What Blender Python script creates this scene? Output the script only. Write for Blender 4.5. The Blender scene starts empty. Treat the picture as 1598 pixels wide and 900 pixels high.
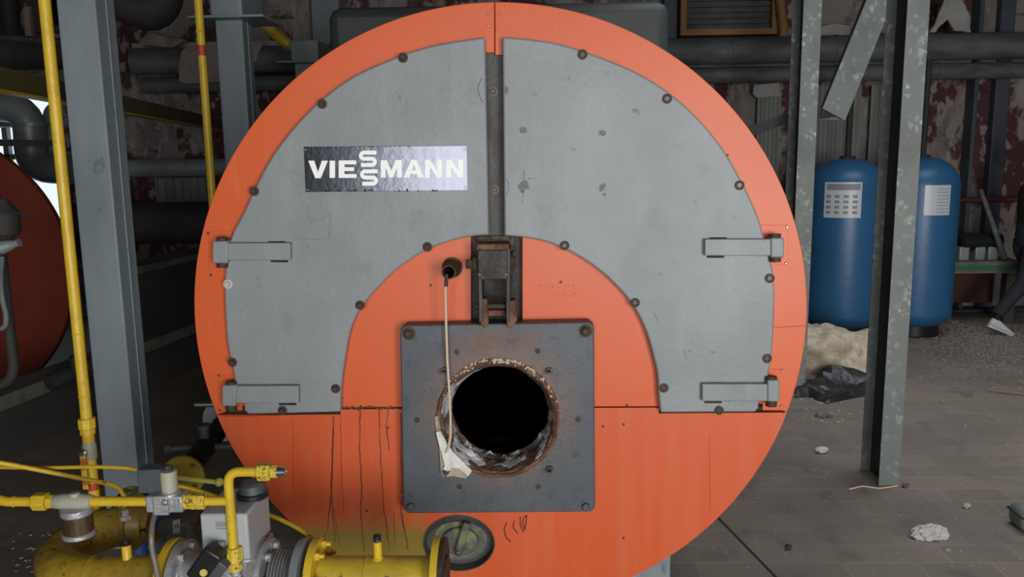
import bpy, bmesh, math, random
from mathutils import Vector, Matrix, noise
from mathutils.geometry import tessellate_polygon
random.seed(7)
C = bpy.context.scene.collection
PI = math.pi

# ------------------------------------------------------------------ camera
F, PITCH, ROLL, YAW, EYE = 1250.0, .1565, .0144, -.02867, 1.7
def cam_axes():
    cp, sp, cy, sy = math.cos(PITCH), math.sin(PITCH), math.cos(YAW), math.sin(YAW)
    f = Vector((sy*cp, cy*cp, -sp)); rt = Vector((cy, -sy, 0)); dn = f.cross(rt)
    cr, sr = math.cos(ROLL), math.sin(ROLL)
    return cr*rt+sr*dn, -sr*rt+cr*dn, f
RT, DN, FW = cam_axes()
def ray(px, py): return FW*F + RT*(px-799) + DN*(py-450)
def at(px, py, Y):
    d = ray(px, py); return d*(Y/d.y) + Vector((0, 0, EYE))
def onz(px, py, z=0.0):
    d = ray(px, py); return d*((z-EYE)/d.z) + Vector((0, 0, EYE))
cd = bpy.data.cameras.new('camera'); cam = bpy.data.objects.new('camera', cd); C.objects.link(cam)
cd.sensor_width = 36; cd.lens = F/1598*36; cd.clip_start = .05
M4 = Matrix((RT, -DN, -FW)).transposed().to_4x4(); M4.translation = (0, 0, EYE)
cam.matrix_world = M4
bpy.context.scene.camera = cam

# ------------------------------------------------------------------ light
sc = bpy.context.scene
sc.view_settings.view_transform = 'Standard'; sc.view_settings.look = 'None'
sc.view_settings.gamma = 1; sc.view_settings.exposure = 0.0; sc.view_settings.use_curve_mapping = False
w = bpy.data.worlds.new('sky'); sc.world = w; w.use_nodes = True
w.node_tree.nodes['Background'].inputs[0].default_value = (.80, .90, 1, 1)
w.node_tree.nodes['Background'].inputs[1].default_value = 1.1
def area(name, loc, rot, sx, sy, power, col):
    l = bpy.data.lights.new(name, 'AREA'); l.shape = 'RECTANGLE'; l.size = sx; l.size_y = sy; l.energy = power; l.color = col
    o = bpy.data.objects.new(name, l); C.objects.link(o); o.location = loc; o.rotation_euler = rot; return o
area('daylight_window', (-.05, -3.9, 1.5), (math.radians(90), 0, 0), 3.1, 2.5, 150, (1, .98, .95))
area('daylight_window_right', (2.7, -3.9, 1.5), (math.radians(90), 0, 0), 1.6, 2.5, 240, (1, .98, .95))
area('overhead_fill', (3.1, 4.6, 4.9), (0, 0, 0), 3.4, 2.6, 62, (.9, .95, 1)).data.spread = math.radians(105)  # unseen overhead fill, added to brighten the floor and right background

# ------------------------------------------------------------------ materials
MATS = {}
def mat(name, col, rough=.5, metal=0, layers=(), bump=None, spec=.5, rvar=0, mapping=None):
    """layers: (colour, (sx,sy,sz), low, high, strength)"""
    if name in MATS: return MATS[name]
    m = bpy.data.materials.new(name); m.use_nodes = True; MATS[name] = m
    nt = m.node_tree; N = nt.nodes; L = nt.links; b = N['Principled BSDF']
    b.inputs['Roughness'].default_value = rough; b.inputs['Metallic'].default_value = metal
    b.inputs['Specular IOR Level'].default_value = spec
    tc = N.new('ShaderNodeTexCoord')
    rgb = N.new('ShaderNodeRGB'); rgb.outputs[0].default_value = (*col, 1); cur = rgb.outputs[0]
    for i, (c, s, lo, hi, st) in enumerate(layers):
        mp = N.new('ShaderNodeMapping'); mp.inputs['Scale'].default_value = s; mp.inputs['Location'].default_value = (i*3.7, i*1.3, i*5.1)
        L.new(tc.outputs['Object'], mp.inputs[0])
        n = N.new('ShaderNodeTexNoise'); n.inputs['Scale'].default_value = 1; n.inputs['Detail'].default_value = 6; n.inputs['Roughness'].default_value = .6
        L.new(mp.outputs[0], n.inputs['Vector'])
        r = N.new('ShaderNodeMapRange'); r.inputs[1].default_value = lo; r.inputs[2].default_value = hi; r.inputs[4].default_value = st
        L.new(n.outputs[0], r.inputs[0])
        mx = N.new('ShaderNodeMix'); mx.data_type = 'RGBA'; L.new(r.outputs[0], mx.inputs[0]); L.new(cur, mx.inputs[6]); mx.inputs[7].default_value = (*c, 1)
        cur = mx.outputs[2]
        if rvar and i == 0:
            q = N.new('ShaderNodeMapRange'); q.inputs[3].default_value = rough-rvar; q.inputs[4].default_value = rough+rvar
            L.new(n.outputs[0], q.inputs[0]); L.new(q.outputs[0], b.inputs['Roughness'])
    L.new(cur, b.inputs['Base Color'])
    if bump:
        bs, st = bump
        n = N.new('ShaderNodeTexNoise'); n.inputs['Scale'].default_value = bs; n.inputs['Detail'].default_value = 5
        L.new(tc.outputs['Object'], n.inputs['Vector'])
        bp = N.new('ShaderNodeBump'); bp.inputs['Strength'].default_value = st; bp.inputs['Distance'].default_value = .01
        L.new(n.outputs[0], bp.inputs['Height']); L.new(bp.outputs[0], b.inputs['Normal'])
    m['cur'] = 1
    return m
def add_mask(m, col, build, strength=1):
    """mix one more colour over the base colour with a factor made by build(N, L, texcoord) """
    nt = m.node_tree; N = nt.nodes; L = nt.links; b = N['Principled BSDF']
    src = b.inputs['Base Color'].links[0].from_socket
    tc = N.new('ShaderNodeTexCoord'); f = build(N, L, tc)
    mx = N.new('ShaderNodeMix'); mx.data_type = 'RGBA'; L.new(f, mx.inputs[0]); L.new(src, mx.inputs[6]); mx.inputs[7].default_value = (*col, 1)
    L.new(mx.outputs[2], b.inputs['Base Color'])
def mth(N, L, op, a, b=None, c=None):
    n = N.new('ShaderNodeMath'); n.operation = op
    for i, v in enumerate((a, b, c)):
        if v is None: continue
        if isinstance(v, (int, float)): n.inputs[i].default_value = v
        else: L.new(v, n.inputs[i])
    return n.outputs[0]
def nz(N, L, tc, s, lo, hi, det=5):
    mp = N.new('ShaderNodeMapping'); mp.inputs['Scale'].default_value = s; L.new(tc.outputs['Object'], mp.inputs[0])
    n = N.new('ShaderNodeTexNoise'); n.inputs['Scale'].default_value = 1; n.inputs['Detail'].default_value = det; L.new(mp.outputs[0], n.inputs['Vector'])
    r = N.new('ShaderNodeMapRange'); r.inputs[1].default_value = lo; r.inputs[2].default_value = hi; L.new(n.outputs[0], r.inputs[0]); return r.outputs[0]

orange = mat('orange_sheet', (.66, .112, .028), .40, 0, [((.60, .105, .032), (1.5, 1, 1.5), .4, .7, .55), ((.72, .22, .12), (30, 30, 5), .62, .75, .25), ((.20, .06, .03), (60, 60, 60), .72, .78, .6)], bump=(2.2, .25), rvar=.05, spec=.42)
orange_lo = mat('orange_lower_sheet', (.62, .095, .022), .42, 0, [((.60, .15, .07), (20, 1, 1.2), .42, .7, .45), ((.20, .06, .03), (60, 60, 60), .73, .78, .6)], bump=(2.2, .25), rvar=.05, spec=.42)
door_grey = mat('grey_door_paint', (.25, .275, .29), .48, 0, [((.20, .218, .222), (2.5, 2, 2.5), .4, .7, .8), ((.31, .335, .345), (9, 9, 2), .5, .75, .5), ((.07, .07, .065), (26, 26, 18), .68, .75, .7), ((.45, .45, .42), (70, 70, 70), .75, .79, .7), ((.17,.17,.145),(6,6,6),.58,.75,.55)], bump=(60, .12), rvar=.07)
plate_grey = mat('burner_plate_steel', (.072, .082, .098), .5, .1, [((.095, .105, .12), (5, 5, 5), .45, .75, .8), ((.03, .035, .04), (18, 18, 18), .55, .7, .6), ((.4, .4, .4), (60, 60, 60), .74, .79, .6)], bump=(80, .09))
dark_steel = mat('dark_grimy_steel', (.038, .034, .030), .6, .3, [((.09, .075, .06), (12, 12, 5), .45, .7, .8), ((.015, .013, .012), (20, 20, 20), .5, .7, .7)], bump=(70, .4))
strip_steel = mat('gap_strip_steel', (.075, .075, .07), .6, .2, [((.04, .035, .03), (14, 14, 6), .45, .65, .9), ((.15, .15, .14), (30, 30, 8), .6, .75, .6)], bump=(70, .3))
black_hole = mat('matte_black', (.004, .0035, .003), .9, 0, [((.02, .010, .008), (8, 8, 8), .5, .8, .6)], spec=.1)  # near-black for furnace tube, sensor bore and wall opening panel
rust = mat('rusty_steel', (.13, .055, .032), .8, .1, [((.28, .14, .08), (16, 16, 16), .45, .7, .8), ((.04, .022, .016), (40, 40, 40), .5, .7, .7), ((.5, .48, .42), (30, 30, 30), .66, .74, .8)], bump=(90, .6))
bolt_m = mat('rusty_bolt', (.06, .042, .030), .6, .3, [((.14, .075, .04), (60, 60, 60), .5, .7, .8)], bump=(200, .4))
bolt_grey = mat('dull_bolt', (.09, .085, .075), .5, .5, [((.05, .035, .03), (80, 80, 80), .5, .7, .8)])
bright = mat('bright_steel', (.6, .6, .6), .25, 1)
refr = mat('crumbling_refractory', (.17, .10, .06), .9, 0, [((.10, .06, .04), (20, 20, 20), .45, .65, .8), ((.66, .67, .72), (7, 7, 11), .53, .59, .95)], bump=(60, .9))
fibre = mat('white_ceramic_fibre', (.72, .71, .69), .9, 0, [((.48, .40, .30), (14, 14, 14), .55, .68, .7)], bump=(90, .6))
felt = mat('beige_felt', (.42, .37, .29), .95, 0, [((.25, .18, .12), (20, 20, 20), .5, .7, .6)], bump=(120, .5))
plate_name = mat('nameplate_metal', (.115, .125, .15), .2, 1, [((.085, .095, .115), (40, 40, 3), .4, .7, .6)], bump=(50, .05))
white_p = mat('white_letter_enamel', (.95, .97, .94), .4, 0)
yellow = mat('yellow_gas_paint', (.62, .42, .025), .38, 0, [((.42, .26, .02), (9, 9, 9), .48, .7, .7), ((.09, .06, .02), (45, 45, 45), .66, .72, .85)], bump=(60, .15))
yellow_dirty_shaded = mat('grimy_shaded_yellow_paint', (.33, .225, .022), .40, 0, [((.17, .105, .02), (9, 9, 9), .42, .66, .85), ((.05, .035, .02), (38, 38, 30), .6, .68, .9)], bump=(40, .35))  # grime, plus the dimmer left side's shading put into the base colour
yellow_big = mat('yellow_main_paint', (.50, .36, .03), .40, 0, [((.30, .20, .04), (8, 8, 12), .45, .7, .7), ((.10, .07, .03), (34, 34, 24), .62, .68, .85)], bump=(40, .3))
yellow_chip = mat('chipped_yellow_paint', (.62, .46, .04), .42, 0, [((.10, .07, .03), (90, 90, 90), .53, .6, .9)], bump=(110, .5))
pale_yellow = mat('pale_yellow_paint', (.50, .48, .10), .4, 0, [((.35, .33, .06), (20, 20, 20), .5, .7, .6)])
olive = mat('olive_yellow_angle', (.13, .11, .035), .5, 0, [((.07, .06, .035), (4, 4, 4), .45, .65, .8), ((.30, .26, .04), (2, 2, 2), .6, .75, .5)])
red_band = mat('red_band_paint', (.42, .05, .02), .5)
red_dark = mat('dark_red_pipe', (.13, .03, .022), .6, 0, [((.04, .02, .02), (9, 9, 9), .5, .7, .8)])
alu = mat('cast_aluminium', (.42, .43, .44), .42, .55, [((.22, .22, .22), (24, 24, 24), .5, .7, .6)], bump=(120, .25))
beige_p = mat('beige_plastic', (.36, .35, .28), .5, 0, [((.24, .23, .18), (14, 14, 14), .5, .7, .6)])
white_box = mat('pale_grey_housing', (.36, .38, .39), .45, 0, [((.28, .29, .30), (9, 9, 9), .5, .7, .6)])
brass = mat('brown_glass_bowl', (.10, .065, .035), .22, .5, [((.26, .2, .12), (60, 3, 3), .5, .7, .6)])
black_p = mat('black_plastic', (.012, .012, .014), .35)
slate_p = mat('slate_grey_plastic', (.06, .068, .075), .5, 0, [((.035, .037, .04), (14, 14, 14), .5, .7, .6)])
blue_d = mat('dark_blue_paint', (.015, .05, .16), .4, 0, [((.012, .025, .06), (10, 10, 10), .5, .7, .7)])
grey_d = mat('dark_grey_green_housing', (.09, .10, .095), .5, 0, [((.03, .03, .03), (14, 14, 14), .5, .7, .6)])
column_m = mat('grey_blue_column_paint', (.24, .285, .31), .5, 0, [((.17, .20, .215), (3, 3, 1.4), .45, .7, .8), ((.045, .05, .05), (9, 9, 6), .64, .74, .7), ((.4, .42, .42), (60, 60, 30), .74, .78, .8)], bump=(30, .15))
lag_grey = mat('pipe_lagging_grey', (.13, .145, .145), .65, .1, [((.06, .062, .058), (2.5, 9, 9), .45, .68, .9), ((.24, .25, .24), (4, 4, 4), .6, .75, .6), ((.10, .035, .03), (1.1, 3, 3), .66, .72, .7)], bump=(14, .4))
lag_dark = mat('dark_pipe_lagging', (.022, .021, .020), .75, 0, [((.045, .042, .038), (4, 4, 4), .5, .72, .8)], bump=(14, .6))
galv_pipe = mat('dull_zinc_pipe', (.30, .33, .35), .45, .3, [((.17, .185, .19), (3, 3, 3), .45, .68, .8)], bump=(10, .2))
concrete = mat('dusty_concrete', (.16, .15, .13), .9, 0, [((.05, .045, .04), (3, 3, 3), .45, .68, .8)], bump=(30, .4))
duct_dark = mat('dark_duct_sheet', (.065, .06, .055), .6, .1, [((.05, .046, .042), (1.2, 1.2, 2), .5, .7, .7)])
flue_grey = mat('flue_box_grey', (.062, .07, .072), .55, .1, [((.04, .043, .042), (3, 3, 5), .45, .68, .8), ((.5, .5, .5), (22, 22, 3), .70, .73, .9)])
tank_blue = mat('blue_fibreglass', (.028, .12, .26), .36, 0, [((.022, .085, .19), (2, 2, 2.5), .45, .7, .7), ((.03, .11, .25), (3, 3, 60), .52, .75, .35)], bump=(24, .12))
label_m = mat('white_label_paper', (.55, .57, .60), .35, 0)
cream = mat('cream_cable', (.62, .50, .36), .6)
cloth = mat('pale_torn_lagging', (.32, .27, .25), .9, 0, [((.20, .13, .12), (5, 5, 5), .45, .7, .7)], bump=(20, .6))
cloth_w = mat('pale_plastic_sheet', (.36, .36, .35), .7, 0, [((.22, .2, .2), (4, 4, 4), .45, .7, .6)], bump=(10, .5))
bag_m = mat('black_plastic_sheet', (.018, .019, .021), .38, 0, [((.05, .05, .05), (6, 6, 6), .6, .75, .6)], bump=(25, .8))
sand = mat('beige_granules', (.56, .47, .36), .95, 0, [((.38, .31, .23), (20, 20, 20), .45, .65, .8), ((.6, .55, .47), (70, 70, 70), .6, .7, .7)], bump=(90, 1))
chip_m = mat('pale_chips', (.34, .31, .27), .9)
fluff_m = mat('white_mineral_fluff', (.50, .50, .48), .95, 0, [((.25, .22, .2), (40, 40, 40), .5, .7, .6)], bump=(90, 1))
ochre = mat('ochre_wood', (.30, .15, .05), .6, 0, [((.16, .08, .03), (3, 20, 20), .45, .7, .7)])
louvre_m = mat('grey_louvre', (.15, .165, .16), .5, .2, [((.08, .085, .08), (9, 9, 9), .45, .7, .7)])
pilaster = mat('blue_grey_pilaster', (.062, .072, .10), .6, 0, [((.035, .04, .055), (2, 2, 2), .45, .7, .7), ((.45, .45, .42), (11, 11, 11), .71, .74, .9)])
panel_m = mat('pale_corrugated_panel', (.22, .225, .22), .6, 0, [((.13, .13, .125), (9, 9, 1.2), .45, .7, .7)])
green_m = mat('green_strip', (.03, .14, .08), .5)
wood_m = mat('weathered_stick', (.18, .13, .09), .8)
body_m = mat('boiler_jacket', (.10, .10, .10), .5, .2, [((.06, .06, .06), (3, 3, 3), .45, .7, .7)])
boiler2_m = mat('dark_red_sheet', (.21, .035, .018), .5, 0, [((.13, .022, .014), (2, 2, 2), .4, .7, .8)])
jacket = mat('black_jacket', (.012, .012, .014), .85, bump=(30, .5))
trouser = mat('dark_trousers', (.02, .022, .03), .85, bump=(30, .5))
shoe_m = mat('white_trainer', (.55, .57, .58), .6)
skin_m = mat('skin', (.45, .25, .17), .5)
hair_m = mat('dark_hair', (.02, .014, .01), .6)
streak_m = mat('rust_run', (.22, .045, .02), .7, 0, [((.08, .022, .015), (40, 40, 9), .4, .6, .9)])
ink = mat('dark_smudge', (.10, .022, .012), .7)

# wall: peeling maroon paint over pale plaster
wall_m = mat('peeling_wall', (.24, .21, .20), .85, 0, [((.11, .09, .085), (2.5, 2.5, 1.0), .44, .62, .9), ((.34, .32, .30), (7, 7, 2.2), .53, .64, .8),
    ((.075, .018, .022), (1.4, 1.4, .9), .50, .53, .95), ((.28, .24, .23), (8, 8, 5), .55, .58, .9), ((.02, .016, .015), (3, 3, 7), .60, .70, .85)], bump=(9, .5))
side_wall_m = mat('grey_side_wall', (.10, .095, .09), .85, 0, [((.05, .045, .043), (1.5, 1.5, 1.5), .42, .65, .9)], bump=(9, .4))
ceil_m = mat('dark_ceiling', (.06, .06, .058), .9)
# floor tiles
floor_m = mat('brown_floor_tiles', (.10, .08, .064), .62, 0)
def _floor():
    nt = floor_m.node_tree; N = nt.nodes; L = nt.links; b = N['Principled BSDF']
    tc = N.new('ShaderNodeTexCoord')
    mp = N.new('ShaderNodeMapping'); mp.inputs['Location'].default_value = (.1, .04, 0); L.new(tc.outputs['Object'], mp.inputs[0])
    br = N.new('ShaderNodeTexBrick'); br.offset = .5; L.new(mp.outputs[0], br.inputs['Vector'])
    br.inputs['Scale'].default_value = 1; br.inputs['Brick Width'].default_value = .31; br.inputs['Row Height'].default_value = .155
    br.inputs['Mortar Size'].default_value = .0024; br.inputs['Mortar Smooth'].default_value = .3; br.inputs['Bias'].default_value = 0
    br.inputs['Color1'].default_value = (.23, .185, .148, 1); br.inputs['Color2'].default_value = (.19, .155, .125, 1); br.inputs['Mortar'].default_value = (.33, .29, .24, 1)
    cur = br.outputs['Color']
    for c, s, lo, hi, st in [((.15, .125, .105), (1.1, 1.1, 1), .42, .62, .7), ((.26, .225, .19), (2.2, 3, 1), .55, .75, .5), ((.12, .095, .08), (5, 5, 1), .56, .68, .6), ((.40, .37, .32), (60, 60, 1), .72, .78, .6)]:
        mp2 = N.new('ShaderNodeMapping'); mp2.inputs['Scale'].default_value = s; mp2.inputs['Location'].default_value = (s[0], 2*s[1], 0); L.new(tc.outputs['Object'], mp2.inputs[0])
        n = N.new('ShaderNodeTexNoise'); n.inputs['Scale'].default_value = 1; n.inputs['Detail'].default_value = 6; L.new(mp2.outputs[0], n.inputs['Vector'])
        r = N.new('ShaderNodeMapRange'); r.inputs[1].default_value = lo; r.inputs[2].default_value = hi; r.inputs[4].default_value = st; L.new(n.outputs[0], r.inputs[0])
        mx = N.new('ShaderNodeMix'); mx.data_type = 'RGBA'; L.new(r.outputs[0], mx.inputs[0]); L.new(cur, mx.inputs[6]); mx.inputs[7].default_value = (*c, 1); cur = mx.outputs[2]
    L.new(cur, b.inputs['Base Color'])
    bp = N.new('ShaderNodeBump'); bp.inputs['Strength'].default_value = .5; bp.inputs['Distance'].default_value = .003; bp.invert = True
    L.new(br.outputs['Fac'], bp.inputs['Height']); L.new(bp.outputs[0], b.inputs['Normal'])
_floor()
# galvanised steel with spangles
galv = mat('spangled_galvanised_steel', (.19, .21, .20), .5, .35)
def _galv():
    nt = galv.node_tree; N = nt.nodes; L = nt.links; b = N['Principled BSDF']; tc = N.new('ShaderNodeTexCoord')
    v = N.new('ShaderNodeTexVoronoi'); v.inputs['Scale'].default_value = 38; L.new(tc.outputs['Object'], v.inputs['Vector'])
    sx = N.new('ShaderNodeSeparateColor'); L.new(v.outputs['Color'], sx.inputs[0])
    r = N.new('ShaderNodeMapRange'); r.inputs[1].default_value = .6; r.inputs[2].default_value = 1; L.new(sx.outputs[0], r.inputs[0])
    n = nz(N, L, tc, (9, 9, 9), .45, .65)
    f = mth(N, L, 'MULTIPLY', r.outputs[0], n)
    mx = N.new('ShaderNodeMix'); mx.data_type = 'RGBA'; L.new(f, mx.inputs[0]); mx.inputs[6].default_value = (.175, .195, .185, 1); mx.inputs[7].default_value = (.44, .47, .45, 1)
    n2 = nz(N, L, tc, (3, 3, 2), .5, .7)
    mx2 = N.new('ShaderNodeMix'); mx2.data_type = 'RGBA'; L.new(n2, mx2.inputs[0]); L.new(mx.outputs[2], mx2.inputs[6]); mx2.inputs[7].default_value = (.12, .13, .12, 1)
    L.new(mx2.outputs[2], b.inputs['Base Color'])
_galv()

# ------------------------------------------------------------------ mesh tools
def frame_of(d):
    d = d.normalized(); up = Vector((0, 0, 1)) if abs(d.z) < .95 else Vector((0, 1, 0))
    a = d.cross(up).normalized(); b = a.cross(d).normalized(); return a, b, d
class MB:
    def __init__(s): s.bm = bmesh.new()
    def box(s, c, size, rz=0, rot=None):
        R = rot if rot else Matrix.Rotation(rz, 3, 'Z'); c = Vector(c); h = Vector(size)/2; v = []
        for x in (-1, 1):
            for y in (-1, 1):
                for z in (-1, 1): v.append(s.bm.verts.new(c + R @ Vector((x*h.x, y*h.y, z*h.z))))
        for f in ((0, 1, 3, 2), (4, 6, 7, 5), (0, 4, 5, 1), (2, 3, 7, 6), (0, 2, 6, 4), (1, 5, 7, 3)): s.bm.faces.new([v[i] for i in f])
        return s
    def box2(s, a, b):
        a = Vector(a); b = Vector(b); return s.box((a+b)/2, (abs(a.x-b.x), abs(a.y-b.y), abs(a.z-b.z)))
    def beam(s, p0, p1, wd, ht):
        p0 = Vector(p0); p1 = Vector(p1); a, b, d = frame_of(p1-p0)
        R = Matrix((a, b, d)).transposed(); return s.box((p0+p1)/2, (wd, ht, (p1-p0).length), rot=R)
    def loft(s, rings, cap=True, closed=False):
        vs = [[s.bm.verts.new(p) for p in r] for r in rings]; n = len(vs[0])
        m = len(vs)
        for i in range(m if closed else m-1):
            A = vs[i]; B = vs[(i+1) % m]
            for k in range(n): s.bm.faces.new((A[k], A[(k+1) % n], B[(k+1) % n], B[k]))
        if cap and not closed:
            s.bm.faces.new(list(reversed(vs[0]))); s.bm.faces.new(vs[-1])
        return s
    def lathe(s, o, d, prof, seg=32, cap=True, sq=(1, 1), ph=0):
        """prof: (distance along d, radius)"""
        o = Vector(o); a, b, d = frame_of(Vector(d))
        return s.loft([[o + d*t + a*(r*sq[0]*math.cos(2*PI*k/seg+ph)) + b*(r*sq[1]*math.sin(2*PI*k/seg+ph)) for k in range(seg)] for t, r in prof], cap)
    def cyl(s, p0, p1, r, r1=None, seg=24, cap=True):
        p0 = Vector(p0); p1 = Vector(p1); return s.lathe(p0, p1-p0, [(0, r), ((p1-p0).length, r if r1 is None else r1)], seg, cap)
    def nut(s, p0, p1, r): return s.cyl(p0, p1, r, seg=6)
    def tube(s, pts, r, seg=14, cap=True, rad=0, nf=7):
        pts = [Vector(p) for p in pts]
        if rad:                                             # fillet the corners
            q = [pts[0]]
            for i in range(1, len(pts)-1):
                a, b, c = pts[i-1], pts[i], pts[i+1]; u = (a-b).normalized(); v = (c-b).normalized()
                l = min(rad, (a-b).length*.49, (c-b).length*.49)
                for k in range(nf+1):
                    t = k/nf; q.append((b+u*l)*(1-t)**2 + b*2*t*(1-t) + (b+v*l)*t*t)
            q.append(pts[-1]); pts = q
        rings = []; a = None
        for i, p in enumerate(pts):
            d = (pts[min(i+1, len(pts)-1)] - pts[max(i-1, 0)]).normalized()
            if a is None: a, b, _ = frame_of(d)
            else:
                a = (a - d*a.dot(d)).normalized(); b = a.cross(d)
            rr = r[i] if isinstance(r, (list, tuple)) else r
            rings.append([p + a*(rr*math.cos(2*PI*k/seg)) + b*(rr*math.sin(2*PI*k/seg)) for k in range(seg)])
        return s.loft(rings, cap)
    def torus(s, c, d, R, r, seg=48, sg=10, a0=0, a1=2*PI):
        a, b, d = frame_of(Vector(d)); c = Vector(c); full = abs(a1-a0-2*PI) < 1e-6; rings = []
        n = seg if full else seg+1
        for i in range(n):
            t = a0+(a1-a0)*i/seg; u = a*math.cos(t)+b*math.sin(t)
            rings.append([c+u*(R+r*math.cos(2*PI*k/sg))+d*(r*math.sin(2*PI*k/sg)) for k in range(sg)])
        return s.loft(rings, not full, full)
    def sphere(s, c, r, u=16, v=10, sc=(1, 1, 1)):
        bmesh.ops.create_uvsphere(s.bm, u_segments=u, v_segments=v, radius=r, matrix=Matrix.Translation(Vector(c)) @ Matrix.Diagonal((*sc, 1))); return s
    def prism(s, outer, y0, y1, holes=()):
        """outer / holes: lists of (x, z); extruded from y0 to y1"""
        loops = [list(outer)]+[list(h) for h in holes]; flat = [p for l in loops for p in l]
        if not holes:
            q = [flat[0]]
            for p in flat[1:]:
                if math.hypot(p[0]-q[-1][0], p[1]-q[-1][1]) > 1e-5: q.append(p)
            if math.hypot(q[0][0]-q[-1][0], q[0][1]-q[-1][1]) < 1e-5: q.pop()
            A = [s.bm.verts.new((x, y0, z)) for x, z in q]; B = [s.bm.verts.new((x, y1, z)) for x, z in q]; n = len(q)
            s.bm.faces.new(A); s.bm.faces.new(list(reversed(B)))
            for k in range(n): s.bm.faces.new((A[k], A[(k+1) % n], B[(k+1) % n], B[k]))
            return s
        tris = tessellate_polygon([[Vector((p[0], p[1], 0)) for p in l] for l in loops])
        A = [s.bm.verts.new((x, y0, z)) for x, z in flat]; B = [s.bm.verts.new((x, y1, z)) for x, z in flat]
        for t in tris:
            try: s.bm.faces.new([A[i] for i in t]); s.bm.faces.new([B[i] for i in reversed(t)])
            except ValueError: pass
        o = 0
        for l in loops:
            n = len(l)
            for k in range(n):
                i, j = o+k, o+(k+1) % n; s.bm.faces.new((A[i], A[j], B[j], B[i]))
            o += n
        return s
    def blob(s, c, rad, seed=0, amp=.25, fr=2.0, sub=4, floor=None):
        c = Vector(c); r = bmesh.ops.create_icosphere(s.bm, subdivisions=sub, radius=1)
        for v in r['verts']:
            n = v.co.normalized(); k = 1+amp*noise.noise(n*fr+Vector((seed, seed*2, 0)))+amp*.5*noise.noise(n*fr*3+Vector((seed, 0, 5)))
            p = Vector((n.x*rad[0]*k, n.y*rad[1]*k, n.z*rad[2]*k)) + c
            if floor is not None and p.z < floor: p.z = floor
            v.co = p
        return s
    def build(s, name, m, parent=None, bevel=0, smooth=True, origin=None, sharp=32):
        bm = s.bm; bmesh.ops.remove_doubles(bm, verts=bm.verts, dist=1e-6); bmesh.ops.recalc_face_normals(bm, faces=bm.faces)
        root = parent
        while root is not None and root.parent is not None: root = root.parent
        L = root.location.copy() if root is not None else (Vector(origin) if origin is not None else Vector((0, 0, 0)))
        for v in bm.verts: v.co -= L
        if smooth:
            for f in bm.faces: f.smooth = True
            for e in bm.edges:
                if len(e.link_faces) == 2 and e.calc_face_angle(0) > math.radians(sharp): e.smooth = False
        me = bpy.data.meshes.new(name); bm.to_mesh(me); bm.free(); me.materials.append(m)
        o = bpy.data.objects.new(name, me); C.objects.link(o)
        if parent is not None: o.parent = parent
        else: o.location = L
        if bevel:
            b = o.modifiers.new('bevel', 'BEVEL'); b.width = bevel; b.segments = 2; b.limit_method = 'ANGLE'; b.angle_limit = math.radians(50)
        return o
    def split(s, name, m, parent, **k):
        """one object for each loose piece"""
        todo = set(s.bm.verts); out = []
        while todo:
            st = [todo.pop()]; isl = set(st)
            while st:
                for e in st.pop().link_edges:
                    for v in e.verts:
                        if v in todo: todo.discard(v); isl.add(v); st.append(v)
            nb = MB(); mp = {v: nb.bm.verts.new(v.co) for v in isl}
            for f in {f for v in isl for f in v.link_faces}: nb.bm.faces.new([mp[v] for v in f.verts])
            out.append(nb.build(name, m, parent, **k))
        s.bm.free(); return out
def tag(o, label, cat, group=None, kind=None):
    o['label'] = label; o['category'] = cat
    if group: o['group'] = group
    if kind: o['kind'] = kind
    return o
def thing(name, label, cat, loc, group=None):
    o = bpy.data.objects.new(name, None); C.objects.link(o); o.location = loc; o.empty_display_size = .1
    return tag(o, label, cat, group)
def struct(name, mb, m, **k):
    o = mb.build(name, m, **k); o['kind'] = 'structure'; return o
def copy_tree(o, parent=None, delta=None):
    c = o.copy(); C.objects.link(c)
    if parent: c.parent = parent
    if delta: c.location = c.location + Vector(delta)
    for ch in o.children: copy_tree(ch, c)
    return c

# ------------------------------------------------------------------ room shell
XL, XR, YB, YF, ZC = -7.0, 8.0, 9.0, -4.2, 5.0
struct('floor', MB().box2((XL, YF, -.1), (XR, YB, 0)), floor_m)
struct('ceiling', MB().box2((XL, YF, ZC), (XR, YB, ZC+.1)), ceil_m)
struct('wall_left', MB().box2((XL-.1, YF, 0), (XL, YB+.1, ZC)), side_wall_m)
struct('wall_right', MB().box2((XR, YF, 0), (XR+.1, YB+.1, ZC)), side_wall_m)
# far wall with a window opening on the left
wo = (-6.6, at(93, 200, YB).x, at(40, 330, YB).z-.35, at(40, 135, YB).z)
struct('wall_back', MB().prism([(XL, 0), (XR, 0), (XR, ZC), (XL, ZC)], YB, YB+.15,
      [[(wo[0], wo[2]), (wo[1], wo[2]), (wo[1], wo[3]), (wo[0], wo[3])]]), wall_m)
wf = MB()
for x in (wo[0], (wo[0]+wo[1])/2, wo[1]): wf.box2((x-.03, YB+.02, wo[2]), (x+.03, YB+.09, wo[3]))
for z in (wo[2], wo[3], (wo[2]+wo[3])/2+.1): wf.box2((wo[0], YB+.02, z-.03), (wo[1], YB+.09, z+.03))
struct('window_1', wf, panel_m)
# near wall, behind the camera, with the big daylight opening
struct('wall_front', MB().prism([(XL, 0), (XR, 0), (XR, ZC), (XL, ZC)], YF-.15, YF,
      [[(-1.7, .1), (3.6, .1), (3.6, 2.9), (-1.7, 2.9)]]), side_wall_m)
wf = MB()
for x in (-1.7, 1.7, 3.6): wf.box2((x-.04, YF-.1, .1), (x+.04, YF-.03, 2.9))
for z in (.1, 2.9): wf.box2((-1.7, YF-.1, z-.04), (3.6, YF-.03, z+.04))
struct('window_2', wf, panel_m)

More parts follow.
